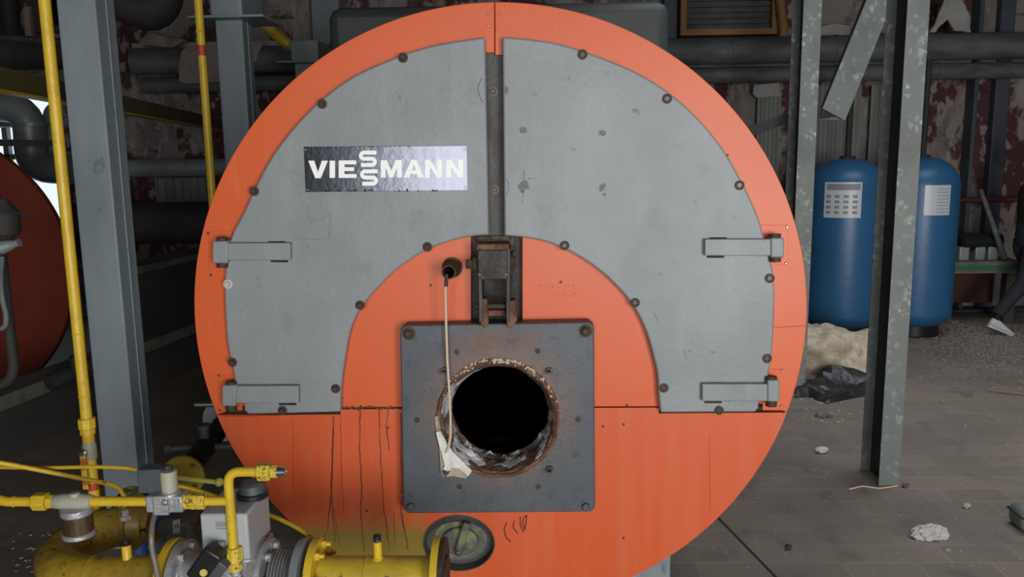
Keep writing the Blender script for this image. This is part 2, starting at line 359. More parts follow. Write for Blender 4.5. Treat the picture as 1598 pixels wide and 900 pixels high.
# floor joint that runs away from the boiler's right foot
a = onz(1113, 800); b = onz(1213, 903)
struct('trim_1', MB().beam((a.x, a.y, .0005), (b.x+.05, b.y-.25, .0005), .012, .002), mat('joint_dark', (.02, .017, .014), .9))

# pilasters, cladding and panels on the far wall
def wbox(x0, y0, x1, y1, Y, t):
    """box on the far wall that spans the given picture corners at distance Y"""
    p = at(x0, y1, Y); q = at(x1, y0, Y); return MB().box2((p.x, Y, p.z), (q.x, Y+t, q.z))
struct('trim_2', wbox(1494, -20, 1540, 506, 8.82, .2), pilaster, bevel=.01)
struct('trim_3', wbox(1547, -20, 1566, 506, 8.9, .12), pilaster, bevel=.01)
struct('trim_4', wbox(1030, -20, 1058, 420, 8.8, .2), pilaster, bevel=.01)
struct('trim_5', wbox(506, -20, 527, 420, 8.8, .2), column_m, bevel=.01)
p = at(205, 66, 8.9); q = at(520, 66, 8.9)
struct('trim_6', MB().box2((p.x, 8.9, q.z-.025), (q.x, 9.0, q.z+.03)), cloth_w, bevel=.004)
p = at(1062, 101, 8.92); q = at(1598, 92, 8.92)
struct('trim_7', MB().box2((p.x, 8.93, p.z-.04), (q.x+1, 9.0, p.z+.03)), panel_m, bevel=.004)
def corrugated(x0, y0, x1, y1, Y):
    p = at(x0, y1, Y); q = at(x1, y0, Y); n = max(6, int((q.x-p.x)/.022)); pts = []
    for i in range(n+1):
        x = p.x+(q.x-p.x)*i/n; pts.append((x, Y+(.008 if i % 4 < 2 else -.008)))
    mb = MB(); A = [mb.bm.verts.new((x, y, p.z)) for x, y in pts]+[mb.bm.verts.new((x, y+.02, p.z)) for x, y in reversed(pts)]
    B = [mb.bm.verts.new((v.co.x, v.co.y, q.z)) for v in A]; k = len(A)
    for i in range(k): mb.bm.faces.new((A[i], A[(i+1) % k], B[(i+1) % k], B[i]))
    mb.bm.faces.new(A); mb.bm.faces.new(list(reversed(B))); return mb
for lab, rect in (('pale corrugated wall panel above the blue tank nearest the boiler', (1263, 132, 1345, 300)),
                  ('narrow pale corrugated wall panel just right of the orange boiler rim', (1178, 150, 1219, 300)),
                  ('pale corrugated wall panel between the tall steel post and the blue-grey pilaster', (1352, 132, 1400, 300)),
                  ('pale ribbed wall panel low behind the left yellow riser and boiler', (245, 276, 335, 330))):
    tag(corrugated(*rect, 8.9).build('wall_panel', panel_m, origin=at(rect[0], rect[3], 8.9), smooth=False), lab, 'wall panel')

# ------------------------------------------------------------------ the boiler
FY = 2.60
BX, BZ, BR = -.124, 1.1795, 1.0133
boiler = thing('boiler', 'huge round orange boiler front with two grey curved doors and open burner hole', 'boiler', (BX, FY, 0))
def P2(pts, Y): return [(v.x, v.z) for v in (at(x, y, Y) for x, y in pts)]
def circ(r, a0, a1, n, cx=BX, cz=BZ): return [(cx+r*math.cos(a0+(a1-a0)*i/n), cz+r*math.sin(a0+(a1-a0)*i/n)) for i in range(n+1)]
def smooth_pts(pts, n=5):
    """Catmull-Rom through open point list"""
    out = []
    for i in range(len(pts)-1):
        p0 = pts[max(i-1, 0)]; p1 = pts[i]; p2 = pts[i+1]; p3 = pts[min(i+2, len(pts)-1)]
        for k in range(n):
            t = k/n
            out.append(tuple(.5*((2*p1[j])+(-p0[j]+p2[j])*t+(2*p0[j]-5*p1[j]+4*p2[j]-p3[j])*t*t+(-p0[j]+3*p1[j]-3*p2[j]+p3[j])*t**3) for j in (0, 1)))
    out.append(pts[-1]); return out

HC = at(781, 642, 2.68); HR = .169                      # burner mouth
# steel body with the fire tube
mb = MB(); seg = 128
def ring_at(r, y, cx=BX, cz=BZ, dr=0): return [Vector((cx+r*math.cos(2*PI*k/seg), y, cz+r*math.sin(2*PI*k/seg))) for k in range(seg)]
mb.loft([ring_at(BR-.02, 5.1), ring_at(BR-.02, 2.66), ring_at(BR-.05, 2.645), ring_at(.2, 2.645, HC.x, HC.z)], cap=False)
mb.build('jacket', body_m, boiler)
mb = MB(); mb.loft([ring_at(.2, 2.645, HC.x, HC.z), ring_at(.2, 2.85, HC.x, HC.z), ring_at(.38, 2.95, HC.x, HC.z), ring_at(.38, 5.0, HC.x, HC.z)], cap=False)
v = [mb.bm.verts.new(p) for p in ring_at(.38, 5.0, HC.x, HC.z)]; mb.bm.faces.new(v)
mb.build('furnace_tube', black_hole, boiler)
# lump of soot and rubble on the floor of the tube
MB().blob((HC.x, 3.15, HC.z-.36), (.2, .16, .07), 3, .4, 2.5, 3).build('ash_heap', mat('ash', (.10, .10, .09), .95, bump=(60, 1)), boiler)

# front plate behind the doors
fp = [(x, z) for x, z in circ(BR-.045, 0, 2*PI, 96)][:-1]
MB().prism(fp, 2.632, 2.646, [[(HC.x+.215*math.cos(2*PI*k/40), HC.z+.215*math.sin(2*PI*k/40)) for k in range(40)],
      [(at(716, 848, 2.64).x+.115*math.cos(2*PI*k/40), at(716, 848, 2.64).z+.085*math.sin(2*PI*k/40)) for k in range(40)]]).build('front_plate', dark_steel, boiler)

Y0, Y1 = FY, FY+.03
# orange rim, left and right halves
seamL = at(345, 647, FY); seamR = at(1228, 643, FY)
aL = math.atan2(seamL.z-BZ, -math.sqrt(BR**2-(seamL.z-BZ)**2)) % (2*PI); aR = math.atan2(seamR.z-BZ, math.sqrt(BR**2-(seamR.z-BZ)**2))
top = at(772, 4, FY).x; aT = math.acos((top-BX)/BR); RI = BR*.865
def rim(a0, a1): return circ(BR, a0, a1, 60)+list(reversed(circ(RI, a0, a1, 60)))
t0 = at(757, 60, FY); t1 = at(771.4, 82, FY); t2 = at(772.6, 84, FY); t3 = at(784, 60, FY)
a_in = math.acos((t1.x-BX)/RI)
L_arc = circ(BR, aT+.001, aL, 60); L_in = circ(RI, math.acos((t0.x-.004-BX)/RI), aL, 60)
MB().prism(L_arc+list(reversed(L_in))+[(t0.x-.004, t1.z), (t1.x, t1.z)], Y0, Y1-.006).build('rim_panel', orange, boiler, bevel=.002)
R_arc = circ(BR, aT-.001, aR, 60); R_in = circ(RI, math.acos((t3.x+.004-BX)/RI), aR, 60)
MB().prism(R_arc+list(reversed(R_in))+[(t3.x+.004, t2.z-.004), (t2.x, t2.z-.004)], Y0, Y1-.006).build('rim_panel', orange, boiler, bevel=.002)
# lower panel with cut-outs for burner plate and the oval hatch
zl = at(345, 647, FY).z; zs = at(580, 637, FY).z; zr = at(1228, 643, FY).z
pl = at(640, 700, FY).x; pr = at(915, 700, FY).x; pb = at(780, 785, FY).z
hat = at(716, 847, FY)
hole = [(hat.x+.1225*math.cos(2*PI*k/48), hat.z+.101*math.sin(2*PI*k/48)) for k in range(48)]
low = [(x, z) for x, z in circ(BR, aL+.001, aR+2*PI-.001, 90)]
low += [(at(1028, 643, FY).x, zr-.002), (at(1028, 636, FY).x, zs-.003), (pr, zs-.003), (pr, pb), (pl, pb), (pl, zs-.003), (at(531, 636, FY).x, zs-.003), (at(531, 643, FY).x, zl-.002)]
lower = MB().prism(low, Y0, Y1-.006, [hole]).build('lower_panel', orange_lo, boiler, bevel=.002)
# yellow overspray and grime near the gas pipe (real paint on the sheet)
def spray(N, L, tc):
    sp = N.new('ShaderNodeSeparateXYZ'); L.new(tc.outputs['Object'], sp.inputs[0])
    zt = at(600, 832, FY).z; xr_ = hat.x-.11-BX; xl_ = at(470, 840, FY).x-BX
    r = N.new('ShaderNodeMapRange'); L.new(sp.outputs[2], r.inputs[0]); r.inputs[1].default_value = zt+.10; r.inputs[2].default_value = zt-.005
    x1 = N.new('ShaderNodeMapRange'); L.new(sp.outputs[0], x1.inputs[0]); x1.inputs[1].default_value = xr_+.03; x1.inputs[2].default_value = xr_-.02
    x2 = N.new('ShaderNodeMapRange'); L.new(sp.outputs[0], x2.inputs[0]); x2.inputs[1].default_value = xl_-.12; x2.inputs[2].default_value = xl_+.05
    n = nz(N, L, tc, (3, 3, 14), .05, .38)
    return mth(N, L, 'MULTIPLY', mth(N, L, 'MULTIPLY', mth(N, L, 'POWER', r.outputs[0], 1.6), x1.outputs[0]), mth(N, L, 'MULTIPLY', x2.outputs[0], mth(N, L, 'MULTIPLY', n, .93)))
add_mask(orange_lo, (.20, .165, .022), spray)
# inner orange panels
arcL = smooth_pts([(531, 640), (529, 610), (534, 570), (543, 528), (558, 490), (583, 452), (618, 416), (658, 389), (700, 373), (735, 365)], 4)
MB().prism(P2(arcL+[(735, 512), (640, 512), (640, 634.5), (531, 635.5)], FY), Y0, Y1-.006).build('inner_panel', orange, boiler, bevel=.002)
arcR = smooth_pts([(815, 365), (852, 373), (888, 386), (928, 412), (964, 442), (992, 474), (1012, 511), (1024, 552), (1031, 585), (1032, 634)], 4)
MB().prism(P2(arcR+[(915, 634.5), (915, 512), (815, 512)], FY), Y0, Y1-.006).build('inner_panel', orange, boiler, bevel=.002)
# centre strip seen in the gap between the doors
MB().prism(P2([(755, 80), (790, 80), (793, 385), (757, 385)], 2.615), 2.615, 2.632).build('gap_strip', strip_steel, boiler)

# the grey doors
DY = 2.565
dl_out = smooth_pts([(757, 57.5), (678, 70), (613.6, 90.7), (542, 124.7), (477.6, 177.6), (421, 249), (377.5, 336), (364, 361), (357, 383), (352.6, 407.6), (350, 447), (351, 489), (355, 539), (362, 571), (367.5, 603), (374, 622)], 5)
dl_in = smooth_pts([(531, 643), (532, 610), (536.5, 570), (548, 511), (570, 471.5), (602, 436), (625, 416), (660, 393), (700, 377), (735, 369), (763, 367)], 5)
left = [(757, 57.5)]+dl_out[1:]+[(380, 625), (381, 640), (387, 646.5)]+dl_in
dr_out = smooth_pts([(784, 57), (851, 64), (904, 77.4), (987, 109.6), (1047.6, 147), (1097, 192.7), (1134.5, 241.8), (1165, 297), (1184, 340), (1193, 372), (1203.6, 407.6), (1208, 439.6), (1209, 468), (1208, 510.7), (1205, 550), (1197.5, 596), (1192, 622)], 5)
dr_in = smooth_pts([(1031, 644), (1028, 617), (1026, 585), (1019, 553), (1007, 514), (988, 477), (960, 444), (925, 414), (885, 390), (850, 377), (815, 370), (787, 368)], 5)
right = dr_out+[(1185, 624.5), (1184, 637), (1178.7, 643)]+dr_in
door_l = MB().prism(P2(left, DY), DY, FY-.001).build('door', door_grey, boiler, bevel=.006)
door_r = MB().prism(P2(right, DY), DY, FY-.001).build('door', door_grey, boiler, bevel=.006)
def bolt(x, y, Y, r, parent, m, L=.012, washer=True, name='bolt'):
    p = at(x, y, Y); mb = MB()
    if washer: mb.lathe(p+Vector((0, 0, 0)), (0, -1, 0), [(0, r*1.65), (.003, r*1.65), (.0031, r*1.1)], 20)
    mb.lathe(p, (0, -1, 0), [(0, r), (L, r), (L+.002, r*.8)], 6, ph=random.random())
    o = mb.build(name, m, parent); return o
for x, y in [(629, 90), (503, 162), (397, 298), (363, 565), (667, 385), (562, 476), (524, 606), (441, 640)]: bolt(x, y, DY, .0095, door_l, bolt_m)
b_ = bolt(356, 443, DY, .0095, door_l, mat('pale_plastic_cap', (.5, .48, .42), .5)); b_['label'] = 'pale plastic-capped bolt'
def ring_bolt(x, y, Y, parent):
    p = at(x, y, Y); mb = MB()
    mb.lathe(p, (0, -1, 0), [(-.002, .0155), (.003, .0155), (.003, .0085), (.0005, .0075)], 20); mb.build('bolt', bolt_m, parent)
    MB().lathe(p, (0, -1, 0), [(-.002, .0075), (.0015, .0075)], 12).build('bolt_socket', black_p, parent)
for x, y in [(909, 85), (1041, 154), (1154, 289), (1201, 434), (1197, 559), (881, 383), (991, 472), (1036, 605), (1122, 640)]: ring_bolt(x, y, DY, door_r)
for x, y in [(770, 143), (772, 296)]: bolt(x, y, 2.615, .009, boiler, bolt_grey)
# scuffs on the doors
def ribbon2(mb, pts, wd, Y, t=.0006):
    q = [Vector((v.x, 0, v.z)) for v in (at(x, y, Y) for x, y in pts)]; Lp = []; Rp = []
    for i in range(len(q)):
        d = (q[min(i+1, len(q)-1)]-q[max(i-1, 0)]).normalized(); n = Vector((-d.z, 0, d.x)); ww = wd[i] if isinstance(wd, (list, tuple)) else wd
        Lp.append((q[i].x+n.x*ww/2, q[i].z+n.z*ww/2)); Rp.append((q[i].x-n.x*ww/2, q[i].z-n.z*ww/2))
    R = [[Vector((l[0], Y-t, l[1])), Vector((r[0], Y-t, r[1])), Vector((r[0], Y+.0002, r[1])), Vector((l[0], Y+.0002, l[1]))] for l, r in zip(Lp, Rp)]
    mb.loft(R)
scuff = mat('dark_scrape', (.06, .06, .055), .6)
mb = MB()
def splat(cx, cy, r, sd, mb, n=9, sy=1):
    random.seed(sd); pts = []
    for k in range(n*2):
        a = 2*PI*k/(n*2); rr = r*(.55+random.random()*.6); pts.append((cx+rr*math.cos(a), cy+rr*math.sin(a)*sy))
    mb.prism(P2(pts, DY), DY-.0006, DY+.0002)
for x, y, r, sd, sy in [(816, 203, 7, 1, .9), (816, 291, 9, 2, 1.1), (940, 208, 7, 3, .8), (940, 292, 6, 4, 1.3), (943, 303, 3, 5, 1), (790, 141, 4, 7, 2.2)]: splat(x, y, r, sd, mb, sy=sy)
ribbon2(mb, [(816, 298), (816, 306), (815, 318)], .002, DY); ribbon2(mb, [(817, 281), (818, 270), (817, 264)], .003, DY); ribbon2(mb, [(824, 279), (830, 278)], .003, DY)
ribbon2(mb, [(787, 277), (793, 283), (794, 296), (790, 305)], .003, DY); ribbon2(mb, [(1068, 546), (1070, 560)], .002, DY); ribbon2(mb, [(1021, 488), (1027, 503)], .002, DY)
ribbon2(mb, [(1075, 548), (1077, 546)], .006, DY); ribbon2(mb, [(1109, 549), (1115, 550)], .004, DY); ribbon2(mb, [(1028, 426), (1032, 430)], .003, DY)
mb.split('scuff_mark', mat('scraped_paint', (.135, .145, .145), .6), door_r, smooth=False)
mb = MB()
ribbon2(mb, [(482, 320), (479, 332), (484, 342), (495, 345), (508, 340), (514, 330), (515, 350), (514, 374)], .0014, DY); ribbon2(mb, [(460, 371), (486, 373), (513, 375)], .001, DY)
ribbon2(mb, [(752, 122), (747, 132), (746, 142), (750, 154), (754, 160)], .0035, DY)
mb.split('scuff_mark', mat('scraped_paint', (.135, .145, .145), .6), door_l, smooth=False)

# hinge arms, blocks and the orange cover plates round them
def hinge(arm, blk, cov, screws, door, flip):
    ax0, ay0, ax1, ay1 = arm; bx0, by0, bx1, by1 = blk
    p = P2([(ax0, ay0), (ax1, ay0), (ax1, ay1), (ax0, ay1)], DY-.022)
    h = MB().prism(p, DY-.022, DY+.002).build('hinge_arm', door_grey, door, bevel=.003)
    p = P2([(bx0, by0), (bx1, by0), (bx1, by1), (bx0, by1)], DY-.028)
    MB().prism(p, DY-.028, FY+.01).build('hinge_block', door_grey, door, bevel=.005)
    cx = (bx0+bx1)/2; a = at(cx+(4 if flip > 0 else -4), by0-6, DY-.008); b = at(cx+(4 if flip > 0 else -4), by1+6, DY-.008)
    MB().cyl(a, b, .018, seg=20).build('hinge_pin', bolt_m, door)
    # weld beads
    e = ax1 if flip > 0 else ax0
    a = at(e-flip*8, ay0-1, DY-.004); b = at(e-flip*34, ay0-1, DY-.004); a2 = at(e-flip*4, ay1+1.5, DY-.004); b2 = at(e-flip*30, ay1+1.5, DY-.004)
    MB().cyl(a, b, .0035, seg=8).cyl(a2, b2, .0035, seg=8).split('weld_bead', dark_steel, door)
    x0, y0, x1, y1 = cov
    MB().prism(P2([(x0, y0), (x1, y0), (x1, y1), (x0, y1)], FY-.003), FY-.003, FY+.001).build('cover_plate', orange, boiler, bevel=.001)
    for x, y in screws: MB().lathe(at(x, y, FY-.003), (0, -1, 0), [(-.001, .0048), (.001, .0045), (.003, .002)], 12).build('screw', bright, boiler)
hinge((352, 379, 453, 406), (331, 376, 355, 411), (327, 361, 372, 424), [(325, 364), (364, 365), (329, 429)], door_l, 1)
hinge((366, 602, 466, 629), (346, 601, 368, 634), (341, 585, 378, 640), [(341.5, 586), (344, 640)], door_l, 1)
hinge((1100, 373, 1205, 399), (1203, 371, 1224, 402), (1184, 351, 1230, 413), [(1228, 354), (1226, 411)], door_r, -1)
hinge((1096, 599, 1200, 626), (1198, 593, 1217, 627), (1190, 576, 1222, 640), [(1220, 578), (1219, 633), (1225, 643)], door_r, -1)
for x, y in [(762.5, 21), (778.5, 21), (762.5, 41), (778.5, 41), (672, 445), (875, 440), (978, 632), (1135, 242), (606, 667), (662, 640), (941, 665), (973, 662), (973, 839), (572, 797)]:
    MB().lathe(at(x, y, FY), (0, -1, 0), [(-.001, .0045), (.001, .0043), (.003, .002)], 10).build('screw', bright if y < 60 else bolt_grey, boiler)
# seams
mb = MB()
ribbon2(mb, [(345, 649), (378, 649), (531, 645)], .0025, FY-.0002)
ribbon2(mb, [(1208, 511), (1257, 508)], .0015, FY-.0002); ribbon2(mb, [(457, 655), (458, 765)], .0012, FY-.0002); ribbon2(mb, [(1107, 680), (1108, 795)], .0010, FY-.0002)
mb.split('seam_line', mat('seam_dark', (.16, .045, .02), .8), boiler, smooth=False)
# rust runs below the seam
mb = MB(); random.seed(5)
def run(pts, wd): 
    q = []
    for i in range(len(pts)-1):
        for k in range(6):
            t = k/6; q.append((pts[i][0]*(1-t)+pts[i+1][0]*t+random.uniform(-.9, .9), pts[i][1]*(1-t)+pts[i+1][1]*t))
    q.append(pts[-1]); ribbon2(mb, q, [wd*random.uniform(.6, 1.3) for _ in q], FY)
run([(520, 649), (519, 700), (517, 770), (512, 820), (505, 842)], .0035); run([(521, 649), (517, 760), (519, 800), (524, 845)], .003); run([(531, 646), (533, 720), (536, 800)], .002)
run([(562, 640), (561, 690), (564, 750), (563, 800), (569, 860)], .004); run([(592, 638), (592, 670), (594, 720), (598, 790), (603, 820), (608, 858)], .0045)
run([(606, 638), (603, 665), (607, 702)], .0035); run([(626, 645), (627, 770)], .005); run([(627, 775), (626, 800), (631, 825), (637, 858)], .006); run([(615, 800), (616, 850)], .002); run([(520, 790), (530, 850)], .003)
mb.split('rust_run', streak_m, boiler, smooth=False)
mb = MB()
for i in range(26):
    x = 534+i*3.6+random.uniform(-1, 1); 
    if x > 624: break
    mb.sphere(at(x, 636+random.uniform(-2, 2), FY+.001), random.uniform(.003, .006), 7, 5)
for i in range(12): mb.sphere(at(534+random.uniform(-1, 1), 600+i*3.4, FY+.001), random.uniform(.002, .0035), 7, 5)
mb.build('rust_crust', rust, boiler)['kind'] = 'stuff'
mb = MB()
for pts in ([(791, 815), (787, 825), (790, 838), (797, 845)], [(803, 812), (801, 822), (808, 832)], [(812, 806), (812, 818), (817, 830)], [(822, 803), (816, 812), (819, 826), (822, 804)]): ribbon2(mb, smooth_pts(pts, 4), .0045, FY)
mb.split('hand_smudge', ink, boiler, smooth=False)
# faint outline of a removed sticker
mb = MB()
for i in range(60):
    t = random.random(); side = random.random()
    x, y = (840+56*t, 447+random.uniform(-2, 2)) if side < .4 else (842+54*t, 461+random.uniform(-2, 2)) if side < .85 else (896+random.uniform(-1.5, 1.5), 446+17*t)
    mb.sphere(at(x, y, FY), random.uniform(.0008, .0018), 6, 4)
mb.build('glue_residue', mat('glue', (.42, .12, .07), .7), boiler)['kind'] = 'stuff'

# nameplate
np_ = MB().prism(P2([(474, 229), (729, 227), (730, 297), (477, 299.5)], DY-.004), DY-.004, DY-.0005).build('nameplate', plate_name, boiler, bevel=.0008)
def cr(x, y): return (460+x/5.607, 215+y/5.607)
LY = DY-.0042
mb = MB()
for poly in ([(118, 200), (170, 200), (204, 300), (237, 200), (290, 200), (228, 353), (180, 353)],
             [(305, 200), (353, 200), (353, 350), (305, 350)],
             [(385, 198), (538, 197), (538, 232), (435, 232), (435, 257), (520, 257), (520, 290), (435, 290), (435, 317), (541, 317), (541, 350), (385, 350)],
             [(753, 195), (806, 195), (845, 285), (884, 194), (937, 193), (938, 347), (896, 347), (896, 262), (860, 347), (830, 347), (796, 262), (796, 348), (754, 348)],
             [(1140, 192), (1185, 192), (1245, 285), (1245, 190), (1289, 190), (1289, 347), (1245, 347), (1184, 255), (1184, 347), (1140, 347)],
             [(1326, 191), (1371, 191), (1431, 284), (1431, 189), (1475, 189), (1475, 346), (1431, 346), (1370, 254), (1370, 346), (1326, 346)]):
    mb.prism(P2([cr(*p) for p in poly], LY), LY-.0008, LY+.0004)
mb.prism(P2([cr(*p) for p in [(955, 347), (1020, 192), (1066, 192), (1131, 347), (1083, 347), (1072, 316), (1012, 316), (1001, 347)]], LY), LY-.0008, LY+.0004,
         [P2([cr(*p) for p in [(1023, 284), (1062, 284), (1043, 232)]], LY)])
def s_path(ox, oy):
    c = [(712, 132)]
    c += [(604+28*math.cos(a), 159+27*math.sin(a)) for a in [PI*1.5-i*PI/8 for i in range(9)]]
    c += [(672+28*math.cos(a), 213+27*math.sin(a)) for a in [-PI/2+i*PI/8 for i in range(9)]]
    c += [(578, 240)]
    return [(x+ox, y+oy+6) for x, y in c]
for ox, oy in ((2, -9), (12, 155)):
    c = s_path(ox, oy); Lp = []; Rp = []
    for i, p in enumerate(c):
        a = c[max(i-1, 0)]; b = c[min(i+1, len(c)-1)]; dx, dy = b[0]-a[0], b[1]-a[1]; l = math.hypot(dx, dy); nx, ny = -dy/l, dx/l
        hw = 17
        Lp.append((p[0]+nx*hw, p[1]+ny*hw)); Rp.append((p[0]-nx*hw, p[1]-ny*hw))
    mb.prism(P2([cr(*p) for p in Lp+list(reversed(Rp))], LY), LY-.0008, LY+.0004)
mb.split('letter', white_p, np_, smooth=False)
for x, y in [(93, 103), (112, 453), (1488, 97), (1492, 437)]: MB().lathe(at(*cr(x, y), LY), (0, -1, 0), [(-.001, .0045), (.0015, .004), (.003, .002)], 10).build('rivet', bright, np_)
mb = MB(); random.seed(12)
for i in range(34):                                        # chipped black edge
    bt = random.random() < .7; x = (random.uniform(250, 1260) if bt else random.uniform(540, 1040)); h = random.uniform(6, 30) if bt else random.uniform(4, 14); yb = 468 if bt else 76
    s = -1 if bt else 1; ww = random.uniform(6, 14)
    mb.prism(P2([cr(x-ww, yb), cr(x+random.uniform(-3, 3), yb+s*h), cr(x+ww, yb)], LY), LY-.0003, LY+.0004)
mb.split('chipped_edge', mat('chip_black', (.02, .02, .022), .7), np_, smooth=False)

# burner plate
PY = 2.535
pc = [(632, 507.5), (920, 502.5), (927, 508), (928.5, 792), (922, 798.5), (637, 801), (629.5, 795), (624.5, 514)]
RC = at(777, 653, PY); RO = .192
bpl = MB().prism(P2(pc, PY), PY, FY+.001, [[(RC.x+RO*math.cos(2*PI*k/64), RC.z+RO*math.sin(2*PI*k/64)) for k in range(64)]]).build('burner_plate', plate_grey, boiler, bevel=.004)
def ringmask(N, L, tc):
    sp = N.new('ShaderNodeVectorMath'); sp.operation = 'DISTANCE'; L.new(tc.outputs['Object'], sp.inputs[0]); sp.inputs[1].default_value = (RC.x-BX, PY-FY, RC.z+.02)
    r = N.new('ShaderNodeMapRange'); L.new(sp.outputs['Value'], r.inputs[0]); r.inputs[1].default_value = .31; r.inputs[2].default_value = .19
    n = nz(N, L, tc, (22, 22, 22), .40, .62, 8)
    n2 = nz(N, L, tc, (90, 90, 90), .35, .6, 3)
    s_ = mth(N, L, 'ADD', mth(N, L, 'MULTIPLY', n, .6), mth(N, L, 'MULTIPLY', n2, .4))
    return mth(N, L, 'MULTIPLY', mth(N, L, 'POWER', r.outputs[0], 1.3), mth(N, L, 'MINIMUM', mth(N, L, 'MULTIPLY', s_, 1.7), .95))
add_mask(plate_grey, (.17, .11, .085), ringmask)
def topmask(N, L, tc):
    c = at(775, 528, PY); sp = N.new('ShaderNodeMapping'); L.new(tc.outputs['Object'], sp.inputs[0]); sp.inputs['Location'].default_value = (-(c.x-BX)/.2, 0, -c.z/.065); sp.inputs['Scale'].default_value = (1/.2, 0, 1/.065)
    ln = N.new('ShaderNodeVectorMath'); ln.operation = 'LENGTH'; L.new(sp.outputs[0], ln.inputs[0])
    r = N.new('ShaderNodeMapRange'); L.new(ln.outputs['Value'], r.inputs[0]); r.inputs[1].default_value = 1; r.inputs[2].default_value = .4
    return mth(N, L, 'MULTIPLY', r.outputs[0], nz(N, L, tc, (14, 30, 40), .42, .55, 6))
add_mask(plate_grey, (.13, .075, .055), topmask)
for x, y in [(638, 520), (914, 516), (642, 789), (914, 789)]:
    p = at(x, y, PY); MB().lathe(p, (0, -1, 0), [(-.001, .022), (.002, .022), (.002, .0145)], 24).lathe(p, (0, -1, 0), [(.0015, .014), (.013, .014), (.016, .010)], 6, ph=.3).build('bolt', bolt_m if y < 600 else plate_grey, bpl)
for x, y in [(713, 549), (839, 547), (651, 655), (902, 654), (717, 759), (840, 759)]:
    p = at(x, y, PY); MB().lathe(p, (0, -1, 0), [(-.001, .009), (.002, .009), (.002, .0055), (.0004, .005)], 16).build('plug', bolt_m, bpl)
for x, y in [(694, 583), (857, 583), (697, 738), (858, 736)]:
    p = at(x, y-5, PY); MB().nut(p, p+Vector((0, -.014, 0)), .0125).cyl(p, p+Vector((0, -.045, 0)), .0062, seg=12).build('stud', bolt_grey, bpl)
# crusty ring and refractory throat
mb = MB(); mb.torus((RC.x, PY-.002, RC.z), (0, 1, 0), RO+.004, .0075, 96, 10)
for v in mb.bm.verts:
    n = noise.noise(v.co*30); v.co += Vector((v.co.x-RC.x, 0, v.co.z-RC.z)).normalized()*n*.006+Vector((0, n*.005, 0))
mb.build('ring_lip', rust, bpl)
def lowwhite(N, L, tc):
    sp = N.new('ShaderNodeSeparateXYZ'); L.new(tc.outputs['Object'], sp.inputs[0])
    r = N.new('ShaderNodeMapRange'); L.new(sp.outputs[2], r.inputs[0]); r.inputs[1].default_value = RC.z-.02; r.inputs[2].default_value = RC.z-.12
    return mth(N, L, 'MULTIPLY', r.outputs[0], nz(N, L, tc, (13, 13, 13), .50, .54, 4))
add_mask(refr, (.74, .73, .74), lowwhite)
mb = MB(); n = 96; rings = []
for (r, y) in [(RO+.003, PY-.003), (RO-.006, PY+.004), (RO-.012, PY+.03), (RO-.018, PY+.06), (RO-.024, PY+.085), (.175, 2.655), (.1700, 2.675), (.1695, 2.695), (.174, 2.73)]:
    t = min(1, max(0, (y-PY)/(2.68-PY))); cx = RC.x*(1-t)+HC.x*t; cz = RC.z*(1-t)+HC.z*t; rg = []
    for k in range(n):
        a = 2*PI*k/n; d = Vector((math.cos(a), 0, math.sin(a))); q = Vector((cx, y, cz))+d*r
        low_ = max(0, -math.sin(a)+.25); am = .003+.016*low_*t*(1 if y < 2.72 else 0)
        nn = noise.noise(q*26)+.5*noise.noise(q*70)
        rg.append(q+d*(nn*am-.004*low_*t)+Vector((0, nn*am*.8, 0)))
    rings.append(rg)
mb.loft(rings, cap=False)
mb.build('refractory_throat', refr, bpl)
# dark brown rim crumbs with white edges: top pale line
mb = MB(); random.seed(3)
for i in range(230):
    a = random.gauss(.5, .2)*PI; r = RO+.006+random.gauss(0, .0035)
    mb.blob((RC.x+r*math.cos(a), PY-.005, RC.z+r*math.sin(a)), (random.uniform(.0015, .006),)*3, i, .5, 2, 1)
mb.build('sealant_crumbs', mat('pale_sealant', (.55, .47, .34), .9), bpl)['kind'] = 'stuff'
# torn fibre packing, lower left of the mouth
def sheet(px, Y, t, m, name, parent, sd, amp=.006, origin=None):
    mb = MB(); mb.prism(P2(px, Y), Y, Y+t); 
    bmesh.ops.triangulate(mb.bm, faces=mb.bm.faces); 
    bmesh.ops.subdivide_edges(mb.bm, edges=mb.bm.edges[:], cuts=3, use_grid_fill=True)
    for v in mb.bm.verts: v.co += Vector((0, -abs(noise.noise(v.co*28+Vector((sd, 0, 0))))*amp*2, 0))+noise.noise_vector(v.co*45)*.0015
    return mb.build(name, m, parent, origin=origin)
sheet([(678, 649), (684, 648), (688, 668), (688, 690), (691, 742), (688, 738), (686, 700), (682, 675)], PY-.008, .008, felt, 'felt_packing', bpl, 1)
sheet([(687, 706), (700, 706), (722, 722), (735, 735), (727, 746), (708, 742), (691, 744)], PY-.008, .008, felt, 'felt_packing', bpl, 2)
sheet([(681, 674), (688, 672), (697, 690), (706, 704), (722, 719), (737, 733), (731, 742), (718, 731), (708, 728), (697, 736), (692, 730), (698, 722), (688, 704)], PY-.018, .009, fibre, 'fibre_packing', bpl, 4, .008)

